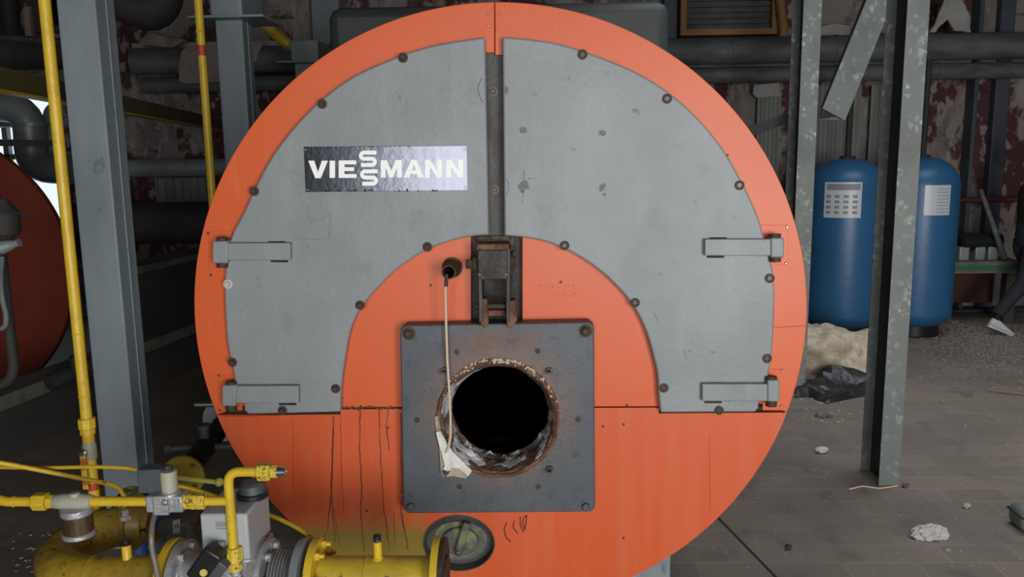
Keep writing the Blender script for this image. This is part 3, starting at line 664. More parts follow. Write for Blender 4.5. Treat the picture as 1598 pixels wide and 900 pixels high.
# lifting hinge bracket above the burner plate
brk = MB(); p = P2([(745, 390), (792.5, 390), (792.5, 436), (746, 437)], 2.49)
hb = MB().prism(p, 2.49, 2.60).build('hinge_bracket', dark_steel, boiler, bevel=.003)
MB().prism(P2([(744, 381), (794, 381), (794, 391), (744, 391)], 2.497), 2.497, 2.63).build('bracket_top', rust, hb, bevel=.002)
MB().prism(P2([(743, 368), (803, 368), (801, 384), (745, 384)], 2.60), 2.60, 2.632).build('dirt_deposit', mat('pale_dirt', (.14, .12, .085), .95, 0, [((.04, .035, .03), (40, 40, 40), .4, .6, .9)], bump=(80, 1)), hb, bevel=.004)
mb = MB(); mb.prism(P2([(746, 388), (751.5, 388), (753, 503), (747.5, 503)], 2.495), 2.495, 2.62); mb.prism(P2([(790, 388), (796, 388), (796, 503), (790, 503)], 2.495), 2.495, 2.62); mb.split('side_plate', strip_steel, hb, bevel=.002)
mb = MB(); mb.prism(P2([(752, 466), (760, 466), (762, 508), (755, 512), (750, 505)], 2.50), 2.50, 2.56); mb.prism(P2([(796, 470), (804, 468), (807, 500), (800, 511), (791, 511), (790, 475)], 2.50), 2.50, 2.56); mb.split('lug', rust, hb, bevel=.003)
a = at(742, 478, 2.53); b = at(805, 477, 2.53); MB().cyl(a, b, .009).build('pivot_pin', bolt_m, hb)
MB().prism(P2([(757, 484), (788, 484), (788, 493), (757, 493)], 2.54), 2.54, 2.60).build('cross_bar', rust, hb, bevel=.002)
a = at(727, 412, 2.53); b = at(738, 412, 2.53); c_ = at(746, 412, 2.53); MB().nut(a, b, .016).nut(b+Vector((.001, 0, 0)), c_, .024).build('adjusting_bolt', bolt_m, hb)
a = at(794, 411, 2.53); b = at(804, 411, 2.53); MB().nut(a, b, .024).build('nut', bolt_m, hb)
for x in (748.5, 790): MB().lathe(at(x, 428, 2.49), (0, -1, 0), [(0, .006), (.003, .005)], 12).build('screw', bolt_grey, hb)
MB().lathe(at(803.5, 395, 2.62), (0, -1, 0), [(0, .009), (.006, .009), (.008, .006)], 12).build('bolt', bolt_m, boiler)

# sensor socket and hanging cable
S0 = at(706, 417, FY); S1 = at(697.5, 425.5, FY-.12)
sk = MB().lathe(S0, (0, -1, 0), [(-.01, .0335), (.012, .0335), (.014, .029), (.03, .028), (.04, .023), (.12, .0225), (.12, .0185), (.03, .018)], 28, cap=True).build('sensor_socket', bolt_m, boiler)
MB().lathe(S0, (0, -1, 0), [(.055, .018), (.06, .018)], 20).build('socket_bore', black_hole, sk)
cw = [at(x, y, Y) for x, y, Y in [(697, 432, 2.487), (696, 441, 2.482), (695, 455, 2.485), (696, 500, 2.50), (698, 560, 2.505), (701, 610, 2.505), (703, 650, 2.505), (703, 680, 2.505), (700, 698, 2.508), (696, 706, 2.51)]]
MB().tube(cw[1:], .0042, 10).build('cable', cream, sk)
MB().tube([at(697, 428, 2.487), at(696.5, 436, 2.484), at(696, 447, 2.483)], .006, 8).build('cable_gland', bolt_m, sk)

# oval hatch
hc = at(719, 839, 2.66)
hb2 = MB(); hb2.loft([[Vector((hat.x+.1225*s*math.cos(2*PI*k/48), y, hat.z+.101*s*math.sin(2*PI*k/48))) for k in range(48)] for s, y in ((1.03, 2.597), (1.0, 2.597), (.99, 2.62), (.99, 2.70), (.0001, 2.70))], cap=False)
hatch = hb2.build('hatch_recess', mat('hatch_recess_paint', (.06, .06, .045), .6, 0, [((.20, .19, .05), (6, 6, 6), .5, .7, .6)], bump=(40, .3)), boiler)
hm = mat('hatch_cover_paint', (.10, .11, .09), .5, 0, [((.27, .27, .10), (8, 4, 8), .45, .62, .9), ((.04, .045, .04), (14, 14, 14), .55, .7, .7)], bump=(50, .3))
hcv = MB().lathe(hc, (0, -1, 0), [(-.02, .100), (.005, .100), (.018, .094), (.020, .080), (.017, .070), (.017, .066), (.030, .063), (.034, .056)], 48, sq=(1, .80)).build('hatch_cover', hm, boiler)
a = at(729, 815, 2.612); b = at(715, 862, 2.612); d = (b-a).normalized(); 
MB().beam(a, b, .028, .022).build('hatch_bar', hm, hcv, bevel=.006)
p = b-d*.008+Vector((0, -.008, 0)); MB().lathe(p, (0, -1, 0), [(0, .014), (.006, .014), (.007, .010), (.016, .010), (.017, .007)], 16).build('hatch_bolt', bolt_grey, hcv)
# wire hook left and right of the recess is worn metal
# smoke box on top at the rear and the skids
p = at(524, 14, 5.1); q = at(1046, 5, 5.1)
MB().box2((p.x-.06, 5.1, 1.0), (q.x, 5.75, (p.z+q.z)/2+.02)).build('smoke_box', flue_grey, boiler, bevel=.07)
fx = at(1046, 895, 2.72).x
mb = MB(); 
for x0, x1 in ((fx-.14, fx), (2*BX-fx, 2*BX-fx+.14)): mb.box2((x0, 2.72, 0), (x1, 5.0, .12)); mb.box2((x0, 2.72, .12), (x1, 2.80, .34)); mb.box2((x0, 4.9, .12), (x1, 4.98, .34))
mb.split('skid', column_m, boiler, bevel=.004)

# ------------------------------------------------------------------ grey columns on the left
def box_column(X, Y, w_, d_, ztop, label, box):
    t = thing('steel_column', label, 'column', (X, Y, 0), 'grey-blue steel columns left of the boiler')
    MB().box2((X-w_/2, Y, 0), (X+w_/2, Y+d_, ztop)).build('post', column_m, t, bevel=.006)
    MB().box2((X-w_/2-.09, Y-.06, 0), (X+w_/2+.09, Y+d_+.06, .018)).build('base_plate', column_m, t, bevel=.002)
    MB().box2((X+w_/2, Y+d_*.52, 0), (X+w_/2+.004, Y+d_*.56, ztop)).build('weld_seam', column_m, t)
    MB().box2((X-w_/2-.13, Y-.09, ztop), (X+w_/2+.16, Y+d_+.09, ztop+.014)).build('cap_plate', column_m, t, bevel=.002)
    b = MB().box2((X-w_*.62, Y-.02, ztop+.014), (X+w_*.56, Y+d_+2*.1, ztop+.014+.18)).build('stub_box', column_m, t, bevel=.012)
    return t
cx1 = (at(88, 0, 3.4).x+at(147, 0, 3.4).x)/2
box_column(cx1, 3.4, .163, .16, 2.66, 'grey-blue painted square steel column nearest the camera, right of the tall yellow riser pipe', 1)
p = at(357, 40, 5.0); zt = at(357, 31, 5.0).z
box_column(p.x, 5.0, .165, .17, zt, 'grey-blue steel column with flat cap plate behind the second yellow riser', 1)
p = at(478, 102, 7.0); zt = at(478, 99, 7.0).z
box_column(p.x, 7.0, .20, .17, zt, 'farthest grey-blue steel column, just its capped top above the orange rim', 1)

# ------------------------------------------------------------------ galvanised posts on the right
def ibeam(X, Y, fw, dp, z1, label):
    t = thing('galvanised_post', label, 'post', (X, Y, 0), 'galvanised steel posts on the right')
    th = .007
    MB().box2((X-fw/2, Y, 0), (X+fw/2, Y+th, z1)).build('flange', galv, t, bevel=.0015)
    MB().box2((X-fw/2, Y+dp-th, 0), (X+fw/2, Y+dp, z1)).build('flange', galv, t, bevel=.0015)
    MB().box2((X-th/2, Y+th, 0), (X+th/2, Y+dp-th, z1)).build('web', dark_galv, t)
    MB().box2((X-fw/2-.001, Y-.003, 0), (X+fw/2+.001, Y, .035)).build('foot_strip', galv, t)
    return t
dark_galv = mat('shaded_galvanised_steel', (.06, .06, .055), .6, .3, [((.03, .028, .025), (3, 3, 3), .4, .65, .9)])  # darker copy of galv; shade inside the sections is put into its colour
f0 = onz(1387, 759); f1 = onz(1350, 736)
ibeam(f0.x, f0.y, .106, .235, ZC-.0, 'tall galvanised H-section post standing in front of the blue tanks')
p = at(1256, 300, 5.7)
ibeam(p.x, 5.7, .125, .24, ZC-.0, 'galvanised H-section post rising behind the right edge of the orange boiler')
# diagonal brace and its bracket
a = at(1398, -60, 6.05); b = at(1301, 182, 6.05)
t = thing('diagonal_brace', 'spotted galvanised diagonal brace leaning down to the left between the two posts', 'brace', (b.x, b.y, b.z))
br_ = MB(); d = (a-b).normalized(); px_ = Vector((d.z, 0, -d.x))
for off, y0, y1 in ((0, 6.05, 6.058),):
    c1 = b+px_*.09; c2 = b-px_*.09; c3 = a-px_*.09; c4 = a+px_*.09
    br_.prism([(c1.x, c1.z), (c2.x, c2.z+.03), (c3.x, c3.z), (c4.x, c4.z)], y0, y1)
br_.build('angle_face', galv, t, bevel=.001)
c2 = b-px_*.09; c3 = a-px_*.09
MB().prism([(c2.x, c2.z), (c2.x+.010, c2.z+.0), (c3.x+.010, c3.z), (c3.x, c3.z)], 6.058, 6.13).build('angle_leg', dark_galv, t)
a = at(1168, 206, 6.1); b = at(1262, 172, 6.1); c_ = at(1312, 178, 6.1)
t = thing('cross_strut', 'dark angle strut crossing behind the galvanised post under the diagonal brace', 'strut', tuple(a))
MB().beam(a, b, .03, .075).build('angle', dark_galv, t, bevel=.002)
MB().prism(P2([(1250, 172), (1290, 164), (1316, 180), (1258, 190)], 6.08), 6.08, 6.09).build('gusset', dark_galv, t)
MB().box2(at(1258, 188, 6.1), (c_.x, 6.16, at(1300, 181, 6.1).z)).build('horizontal_angle', galv, t)

# ------------------------------------------------------------------ pipes along the far wall
def wallpipe(name, x0, x1, ypx, xref, Y, r, m, label, cat='pipe', ribs=0, group=None, seg=24):
    z = at(xref, ypx, Y).z; X0 = at(x0, ypx, Y).x; X1 = at(x1, ypx, Y).x
    t = thing(name, label, cat, (X0, Y, z), group)
    MB().cyl((X0, Y, z), (X1, Y, z), r, seg=seg).build('lagging', m, t)
    n = int((X1-X0)/1.05)
    mb = MB()
    for i in range(1, n+1): mb.lathe((X0+i*1.05, Y, z), (1, 0, 0), [(-.02, r), (-.018, r+.006), (.018, r+.006), (.02, r)], seg, cap=False)
    if n: mb.split('joint_band', m, t)
    return t, z
wallpipe('insulated_pipe', 208, 1860, 79, 1150, 8.66, .135, lag_grey, 'thick grey insulated pipe running along the far wall, upper of the pair')
wallpipe('insulated_pipe', 222, 1860, 117, 1150, 8.72, .083, lag_grey, 'thinner grey insulated pipe along the far wall just below the thick one')
tt, zc3 = wallpipe('insulated_pipe', 92, 480, 262, 270, 8.5, .095, galv_pipe, 'smooth zinc-clad pipe along the far wall low behind the left columns')
a = at(60, 268, 8.5)
# elbows that lead the zinc pipe up at the left window
el = thing('insulated_pipe', 'zinc-clad pipe with two elbows dropping in front of the far left window', 'pipe', tuple(at(50, 230, 8.3)))
pp = [at(-40, 165, 8.3), at(45, 168, 8.3), at(50, 262, 8.3), at(112, 264, 8.3)]
MB().tube(pp, .155, 24, rad=.26).build('elbowed_run', galv_pipe, el)
for q in (at(48, 195, 8.3),): MB().lathe(q, (0, 0, -1), [(-.02, .155), (-.018, .165), (.018, .165), (.02, .155)], 24, cap=False).build('joint_band', galv_pipe, el)
el = thing('insulated_pipe', 'second elbowed zinc pipe tucked behind the first at the far left window', 'pipe', tuple(at(78, 230, 8.7)))
MB().tube([at(105, 168, 8.75), at(80, 172, 8.75), at(82, 246, 8.75), at(125, 250, 8.75)], .085, 20, rad=.16).build('elbowed_run', galv_pipe, el)
q = at(105, 168, 8.75); MB().cyl(q, (q.x, 9.02, q.z), .02).build('bracket', lag_dark, el)
for y_, r, lb in ((160, .10, 'upper pale pipe crossing the far left window at the picture edge'), (190, .06, 'lower thin pale pipe crossing the far left window at the picture edge')):
    a = at(-60, y_, 8.65); b = at(26, y_, 8.65)
    t = MB().cyl((a.x, 8.65, b.z), (b.x, 8.65, b.z), r).build('pipe', galv_pipe, origin=(a.x, 8.65, b.z)); tag(t, lb, 'pipe')
# dark duct + thin pipe at the upper left
a = at(-40, 84, 6.6); b = at(96, 84, 6.6)
t = MB().cyl((a.x, 6.6, b.z), (b.x+.15, 6.6, b.z), .125).build('duct', lag_dark, origin=(a.x, 6.6, b.z)); tag(t, 'thick dark duct at the upper left corner behind the yellow riser', 'duct')
a = at(-20, 57, 5.2); b = at(100, 66, 5.2)
t = MB().cyl(a, b, .022).build('pipe', lag_dark, origin=a); tag(t, 'slim dark pipe above the thick dark duct at the upper left', 'pipe')
a = at(-30, 222, 6.0); b = at(88, 224, 6.0)
t = MB().beam(a, b, .035, .05).build('rail', lag_dark, origin=a); tag(t, 'thin dark rail in front of the bright far left window', 'rail')
# big dark duct elbow behind column 1
t = thing('duct', 'big dark grey insulated duct bending down beside the nearest steel column', 'duct', tuple(at(240, 20, 6.4)))
MB().tube([at(262, -70, 6.4), at(250, 32, 6.4), at(150, -18, 6.2)], .15, 28, rad=.22).build('lagging', lag_dark, t)
# dark vertical downpipe on the far wall left
for x0, lb in ((16, 'dark vertical pipe against the far wall in the upper left corner'),):
    a = at(x0, -60, 8.7); b = at(x0+5, 85, 8.7)
    t = MB().cyl((b.x, 8.7, b.z), (b.x, 8.7, a.z+.3), .09).build('pipe', lag_dark, origin=(b.x, 8.7, b.z)); tag(t, lb, 'pipe')
a = at(41, 55, 8.9); b = at(48, 14, 8.9)
t = MB().box2((a.x-.03, 8.93, a.z), (a.x+.04, 9.0, b.z)).build('board', mat('pale_board', (.30, .22, .17), .8), origin=(a.x, 8.93, a.z)); tag(t, 'short pale wooden board on the far wall at the upper left', 'board')
p = at(52, 50, 8.9); q = at(84, -30, 8.9)
wf = MB(); wf.prism([(p.x, p.z), (q.x+.2, p.z), (q.x+.2, q.z), (p.x, q.z)], 8.92, 9.0, [[(p.x+.07, p.z+.07), (q.x+.13, p.z+.07), (q.x+.13, q.z-.05), (p.x+.07, q.z-.05)]])
t = thing('shuttered_opening', 'dark wood-framed opening in the far wall at the upper left', 'window', (p.x, 8.92, p.z))
wf.build('frame', mat('dark_brown_wood', (.06, .04, .028), .7), t); MB().box2((p.x+.06, 8.97, p.z+.06), (q.x+.14, 8.995, q.z-.04)).build('dark_panel', black_hole, t)

# torn lagging hanging off the pipes
def drape(px, Y, t_, m, sd, label, amp=.03, name='torn_lagging', cat='lagging', cuts=4):
    mb = MB(); v = P2(px, Y); mb.prism(v, Y, Y+t_); bmesh.ops.triangulate(mb.bm, faces=mb.bm.faces)
    bmesh.ops.subdivide_edges(mb.bm, edges=mb.bm.edges[:], cuts=cuts, use_grid_fill=True)
    for q in mb.bm.verts:
        n = noise.noise_vector(q.co*4+Vector((sd, 0, 0))); q.co += Vector((n.x*amp*.8, -abs(n.y)*amp*2.2, n.z*amp*.8))+noise.noise_vector(q.co*14)*amp*.25
    o = mb.build(name, m, origin=(v[0][0], Y, min(z for _, z in v)), sharp=50); return tag(o, label, cat)
drape([(287, 78), (300, 74), (344, 66), (346, 126), (325, 128), (300, 132), (283, 128), (281, 100)], 8.50, .03, cloth, 1, 'pinkish torn insulation wrap hanging over the wall pipe behind the left yellow riser')
drape([(390, 68), (412, 66), (404, 84), (397, 98), (390, 90)], 8.48, .02, cloth, 2, 'small pointed rag of torn wrap on the wall pipe beside the second column', .015)
drape([(218, 64), (232, 52), (262, 60), (292, 62), (270, 74), (225, 72)], 8.6, .05, cloth, 3, 'pale greenish crumpled scrap lying on top of the wall pipe below the dark duct', .03)
drape([(1449, 52), (1462, 30), (1474, -6), (1497, -4), (1512, 22), (1517, 50), (1490, 48), (1480, 30), (1468, 40), (1460, 52)], 8.45, .03, cloth_w, 4, 'pale torn sheet hanging like an open tent above the wall pipe at the upper right', .03, 'torn_sheet', 'sheet')
drape([(1176, 132), (1216, 130), (1217, 150), (1180, 152), (1174, 146)], 8.85, .04, cloth_w, 5, 'pale ragged board patch under the lower wall pipe right of the boiler rim', .01, 'insulation_board', 'board', 2)
drape([(1268, 44), (1300, 38), (1326, 40), (1322, 56), (1270, 56)], 8.9, .04, cloth_w, 6, 'white flaking plaster slab above the thick wall pipe right of the second galvanised post', .012, 'plaster_slab', 'plaster', 2)
drape([(1266, -10), (1332, -10), (1328, 38), (1300, 36), (1267, 43)], 8.93, .03, mat('pinkish_plaster', (.25, .22, .21), .9, 0, [((.12, .08, .08), (4, 4, 4), .58, .7, .8)]), 7, 'bare pinkish plaster patch at the top of the far wall between the posts', .006, 'plaster_patch', 'plaster', 2)

# louvred vent in a brown frame
p = at(1071, 46, 8.75); q = at(1207, -30, 8.75)
t = thing('louvre_vent', 'grey slatted louvre vent in a brown wooden frame at the top of the far wall', 'vent', (p.x, 8.75, p.z))
mb = MB().prism([(p.x-.06, p.z-.06), (q.x+.06, p.z-.06), (q.x+.06, q.z+.06), (p.x-.06, q.z+.06)], 8.75, 8.98, [[(p.x, p.z), (q.x, p.z), (q.x, q.z), (p.x, q.z)]]); mb.build('frame', ochre, t)
MB().box2((p.x, 8.93, p.z), (q.x, 8.97, q.z)).build('backing', lag_dark, t)
nsl = 8
for i in range(nsl):
    z = p.z+(q.z-p.z)*(i+.5)/nsl
    MB().box(((p.x+q.x)/2, 8.84, z), (q.x-p.x, .012, (q.z-p.z)/nsl*.98), rot=Matrix.Rotation(math.radians(-28), 3, 'X')).build('slat', louvre_m, t)
a = at(1214, -30, 8.7); b = at(1222, 60, 8.7)
t = MB().tube([Vector((a.x, 8.7, a.z)), Vector((b.x, 8.7, b.z+.1)), (b.x, 8.7, b.z)], .05).build('wooden_post', ochre, origin=(b.x, 8.7, b.z)); tag(t, 'short brown stained post between the louvre vent and the second galvanised post', 'post')

# long low duct with ledge and lid running back on the left
zled, zlid = .40, .97
A = onz(-80, 650, zled); B = onz(302, 505, zled)
d = (B-A); d.z = 0; d.normalize(); nrm = Vector((-d.y, d.x, 0))
def long_box(s0, s1, off0, off1, z0, z1, nm, m, par, bevel=.004):
    p0 = A+d*s0; p1 = A+d*s1; pts = [p0+nrm*off0, p1+nrm*off0, p1+nrm*off1, p0+nrm*off1]
    return MB().loft([[Vector((q.x, q.y, z0)) for q in pts], [Vector((q.x, q.y, z1)) for q in pts]]).build(nm, m, par, bevel=bevel)
Lt = (B-A).length
t = thing('concrete_plinth', 'long dusty concrete plinth running back along the floor left of the boiler', 'plinth', (A.x, A.y, 0))
long_box(-.3, Lt+1.6, .05, .19, 0, zled-.06, 'wall_face', duct_dark, t)
long_box(-.3, Lt+1.6, 0, .23, zled-.085, zled, 'ledge', concrete, t)
sB = (onz(205, 540, zled)-A).length
t = thing('flue_duct', 'dark box-shaped flue duct with dusty lid on the plinth behind the near column', 'duct', tuple(A+d*sB+Vector((0, 0, zled))))
long_box(sB, Lt+1.5, .03, .26, zled, zlid-.05, 'side_panel', duct_dark, t)
long_box(sB-.03, Lt+1.55, .0, .31, zlid-.05, zlid+.0, 'lid', concrete, t)
a = at(196, 350, 7.0); b = at(345, 347, 7.0)
t = MB().cyl((a.x-.45, 7.0, b.z), (b.x+.3, 7.0, b.z), .185, seg=32).build('flue_pipe', lag_dark, origin=(a.x-.45, 7.0, b.z)); MB().box2((a.x-.0, 6.92, zlid-.01), (a.x+.06, 7.08, b.z-.17)).build('saddle', lag_dark, t); tag(t, 'fat black flue pipe lying across above the dark duct lid left of the boiler', 'flue pipe')

# olive angle beam crossing the left
a = onz(-60, 110, 2.13); b = onz(352, 196, 2.13); b = a.lerp(b, min(1, (8.5-a.y)/(b.y-a.y)))
t = thing('yellow_angle_beam', 'grimy olive-yellow steel angle crossing behind the near column, high on the left', 'beam', tuple(b))
dd = (b-a).normalized()
MB().beam(a, b, .012, .115).build('upright_leg', olive, t)
a2 = a+Vector((.0, -.035, -.06)); b2 = b+Vector((0, -.035, -.06))
MB().beam(a2, b2, .075, .012).build('flat_leg', yellow, t)

# ------------------------------------------------------------------ second boiler at far left
Y2 = 6.0
c2 = at(-106, 424, Y2); r2 = (at(110, 424, Y2)-c2).length
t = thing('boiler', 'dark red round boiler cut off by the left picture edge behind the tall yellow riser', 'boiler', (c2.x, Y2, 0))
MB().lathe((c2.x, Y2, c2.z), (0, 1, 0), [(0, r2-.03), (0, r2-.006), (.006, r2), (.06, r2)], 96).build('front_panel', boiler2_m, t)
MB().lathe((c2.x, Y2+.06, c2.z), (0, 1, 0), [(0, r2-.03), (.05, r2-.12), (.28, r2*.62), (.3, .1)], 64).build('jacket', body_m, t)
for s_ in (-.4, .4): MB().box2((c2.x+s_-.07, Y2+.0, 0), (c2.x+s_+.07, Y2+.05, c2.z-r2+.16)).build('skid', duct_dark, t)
# black valve stack at the very left
vx = at(2, 400, 2.7)
t = thing('standpipe', 'black standpipe with valves cut off by the left picture edge', 'pipe', (vx.x, 2.7, 0))
zb_ = at(12, 600, 2.7).z; MB().tube([(vx.x-1.2, 2.7, zb_), (vx.x, 2.7, zb_), (vx.x, 2.7, at(2, 232, 2.7).z)], .018, 16, rad=.08).build('pipe_run', lag_dark, t)
MB().cyl((vx.x-1.1, 2.7, 0), (vx.x-1.1, 2.7, zb_), .018).build('support_leg', lag_dark, t)
p = at(6, 342, 2.7); MB().lathe(p+Vector((0, 0, -.07)), (0, 0, 1), [(0, .022), (.02, .045), (.05, .05), (.09, .05), (.12, .03), (.14, .02)], 20).cyl(p, p+Vector((.02, 0, 0)), .03).build('valve_body', lag_dark, t)
MB().cyl(p+Vector((.02, -.01, .03)), at(48, 336, 2.66), .006).build('valve_lever', lag_dark, t)
p = at(8, 388, 2.68); MB().lathe(p+Vector((-.03, 0, .0)), (1, 0, .25), [(0, .016), (.02, .024), (.05, .018), (.07, .012), (.085, .014)], 14).build('drain_cock', galv_pipe, t)
MB().tube([at(3, 400, 2.66), at(1, 440, 2.66), at(4, 470, 2.66), at(10, 490, 2.66), at(9, 508, 2.66), at(2, 513, 2.66)], .009, 10, rad=.03).build('hose', lag_grey, t)
# things on the floor beyond the plinth
t = thing('floor_valve', 'small black valve lying near the base of the dark red boiler', 'valve', tuple(onz(88, 590)))
p = onz(88, 588, .5)
MB().cyl(p+Vector((-.05, 0, -.04)), p+Vector((.13, .3, .03)), .05).build('valve_body', lag_dark, t); MB().cyl(p+Vector((.06, .1, .02)), p+Vector((.06, .1, .1)), .03).build('bonnet', lag_dark, t)
t.location.z = 0; 

# ------------------------------------------------------------------ yellow risers
def riser(px0, py0, Y, zb, zt_, r, label, band):
    p = at(px0, py0, Y); t = thing('yellow_gas_riser', label, 'gas pipe', (p.x, Y, zb), 'yellow gas risers')
    return t, p.x
# second riser, runs to the floor behind
p = at(320, 150, 4.35); r = .0215
t = thing('yellow_gas_riser', 'slimmer yellow gas riser with a red band, in front of the second column', 'gas pipe', (p.x, 4.35, at(333, 372, 4.35).z))
zb_ = at(333, 372, 4.35).z; MB().tube([(p.x, 4.35, 4.99), (p.x, 4.35, zb_), (-1.13, 4.35, zb_)], r, 20, rad=.07).build('pipe_run', yellow, t)
z = at(317, 79, 4.35).z; MB().cyl((p.x, 4.35, z-.027), (p.x, 4.35, z+.027), r+.0006).build('red_band', red_band, t)
z = at(316, 49, 4.35).z; MB().torus((p.x, 4.35, z), (0, 0, 1), r, .004, 24, 6).build('weld_ring', yellow, t)

GY = 2.35                                                  # plane of the back pipe run
p = at(150, 800, GY); rx = p.x; zmain = at(600, 903, 2.0).z
r = .0165
t = thing('yellow_gas_riser', 'tall yellow gas riser with union and red-banded ball valve, left of the near column', 'gas pipe', (rx, GY, zmain))
zu = at(137, 668, GY).z
MB().cyl((rx, GY, zu), (rx, GY, 3.6), r).build('pipe_run', yellow, t)
for y in (618, 520): 
    z = at(135, y, GY).z; MB().torus((rx, GY, z), (0, 0, 1), r, .002, 24, 6).build('weld_ring', yellow, t)
z0, z1 = at(137, 668, GY).z, at(137, 652, GY).z; MB().cyl((rx, GY, z0), (rx, GY, z1), .0255, seg=8).build('union_nut', yellow, t, bevel=.002)
z0b = at(138, 677, GY).z; MB().cyl((rx, GY, z0b), (rx, GY, z0-.001), .0225, seg=8).build('union_nut', yellow, t, bevel=.001)
z2 = at(139, 689, GY).z; MB().cyl((rx, GY, z2), (rx, GY, z0b), .018).build('union_tail', yellow, t)
z3 = at(141, 716, GY).z; MB().lathe((rx, GY, z3), (0, 0, 1), [(0, .019), (.006, .021), (.03, .021), (.044, .021), (z2-z3, .018)], 20).build('valve_body', beige_p, t, bevel=.001)
q = Vector((rx-.006, GY-.021, (z2+z3)/2)); MB().lathe(q, (0, -1, 0), [(0, .013), (.006, .013), (.007, .007), (.016, .007)], 8).build('handle_nut', bright, t)
zh = at(143, 757, GY).z; MB().box2((q.x-.009, q.y-.012, zh), (q.x+.009, q.y-.009, q.z)).build('lever_handle', mat('red_yellow_lever', (.40, .10, .03), .5, 0, [(( .6, .42, .03), (9, 9, 20), .48, .55, 1)]), t, bevel=.002)
MB().cyl((rx, GY, zmain+.04), (rx, GY, z3), .0165).build('lower_pipe', yellow, t)
z4, z5 = at(148, 763, GY).z, at(147, 752, GY).z; MB().cyl((rx, GY, z4), (rx, GY, z5), .0175).build('red_band', red_band, t)

# ------------------------------------------------------------------ main yellow pipe, foreground
MY = 2.0; r = .060
def xa(px, Y=MY, py=895): return at(px, py, Y).x
t = thing('gas_main_pipe', 'fat yellow gas pipe with end flange and small test nipple in front of the boiler', 'gas pipe', (xa(505), MY, zmain))
MB().cyl((xa(500), MY, zmain), (xa(686), MY, zmain), r, seg=40).build('pipe_run', yellow_big, t)
MB().torus((xa(573), MY, zmain), (1, 0, 0), r, .0028, 48, 8).build('weld_ring', yellow_big, t)
MB().torus((xa(664), MY, zmain), (1, 0, 0), r, .002, 48, 8).build('weld_ring', yellow_big, t)
MB().lathe((xa(677), MY, zmain), (1, 0, 0), [(0, .060), (0, .112), (.019, .112), (.019, .055)], 56).build('end_flange', yellow, t, bevel=.001)
MB().lathe((xa(677)+.0195, MY, zmain), (1, 0, 0), [(0, .108), (.012, .109), (.013, .06), (.018, .06)], 56).build('gasket_face', dark_steel, t)
MB().lathe((xa(488), MY, zmain), (1, 0, 0), [(0, .060), (0, .108), (.02, .108), (.02, .062)], 56).build('flange', yellow, t, bevel=.001)
for k in range(8):
    a = 2*PI*(k+.5)/8; q = Vector((xa(488)+.02, MY+.09*math.cos(a), zmain+.09*math.sin(a)))
    MB().nut(q, q+Vector((.012, 0, 0)), .011).cyl(q, q+Vector((.024, 0, 0)), .006, seg=10).build('flange_bolt', yellow, t)
nx = xa(591); MB().lathe((nx, MY, zmain+r-.004), (0, 0, 1), [(0, .018), (.005, .014), (.008, .0115), (.052, .0115)], 18).build('test_nipple', yellow, t)
MB().lathe((nx, MY, zmain+r+.048), (0, 0, 1), [(0, .012), (.004, .0125), (.007, .0105)], 18).build('nipple_collar', bright, t)
MB().lathe((nx, MY, zmain+r+.055), (0, 0, 1), [(0, .0105), (.010, .0105), (.013, .006)], 18).build('nipple_cap', black_p, t)

# bellows
t = thing('bellows_joint', 'silver corrugated metal expansion joint between two grey flanges', 'bellows', (xa(440), MY, zmain))
x0, x1 = xa(428), xa(468); prof = []; n = 8
for i in range(n*6+1): prof.append(((x1-x0)*i/(n*6), .066+.010*math.cos(2*PI*i/6)))
MB().lathe((x0, MY, zmain), (1, 0, 0), prof, 48, cap=False).build('corrugated_sleeve', alu, t)
MB().lathe((xa(466), MY, zmain), (1, 0, 0), [(0, .06), (0, .104), (.022, .110), (.024, .06)], 56).build('flange', galv_pipe, t, bevel=.001)
MB().lathe((xa(402), MY, zmain), (1, 0, 0), [(0, .06), (0, .106), (.016, .108), (.017, .100), (.022, .100), (.023, .106), (.036, .106), (.038, .066)], 56).build('flange', alu, t)
for k in range(8):
    a = 2*PI*(k+.5)/8; q = Vector((xa(402)+.038, MY+.086*math.cos(a), zmain+.086*math.sin(a)))
    MB().nut(q, q+Vector((.014, 0, 0)), .011).build('flange_bolt', alu, t)

# silver gas valve with grey actuator housing
t = thing('gas_valve', 'silver cast gas valve with a pale grey actuator housing and black cap', 'gas valve', (xa(340), MY, zmain))
MB().lathe((xa(280), MY, zmain), (1, 0, 0), [(0, .05), (0, .104), (.020, .104), (.022, .08), (.035, .070), (.10, .074), (.165, .070), (.180, .080), (.183, .098), (.20, .098), (.20, .05)], 48).build('valve_body', alu, t)
for k in range(8):
    a = 2*PI*(k+.5)/8; q = Vector((xa(280)+.020, MY+.086*math.cos(a), zmain+.086*math.sin(a)))
    MB().nut(q, q+Vector((.014, 0, 0)), .011).build('flange_bolt', alu, t)
zt_ = at(350, 802, 1.93).z; zb_ = at(350, 874, 1.93).z; xx0, xx1 = at(314, 840, 1.93).x, at(388, 840, 1.93).x
MB().box2((xx0, 1.93, zb_), (xx1, 2.10, zt_)).build('actuator_housing', white_box, t, bevel=.006)
MB().box2((xx0+.006, 1.935, zb_-.055), (xx1+.01, 2.095, zb_-.001)).build('actuator_foot', alu, t, bevel=.006)
q = Vector((xx1-.025, 2.045, zt_)); o = MB().lathe(q, (0, 0, 1), [(-.002, .042), (.012, .042), (.014, .038)], 28).build('cap_ring', black_p, t)
MB().lathe(q+Vector((0, 0, .013)), (0, 0, 1), [(0, .036), (.022, .034), (.028, .026)], 28).build('cap_dome', slate_p, t)
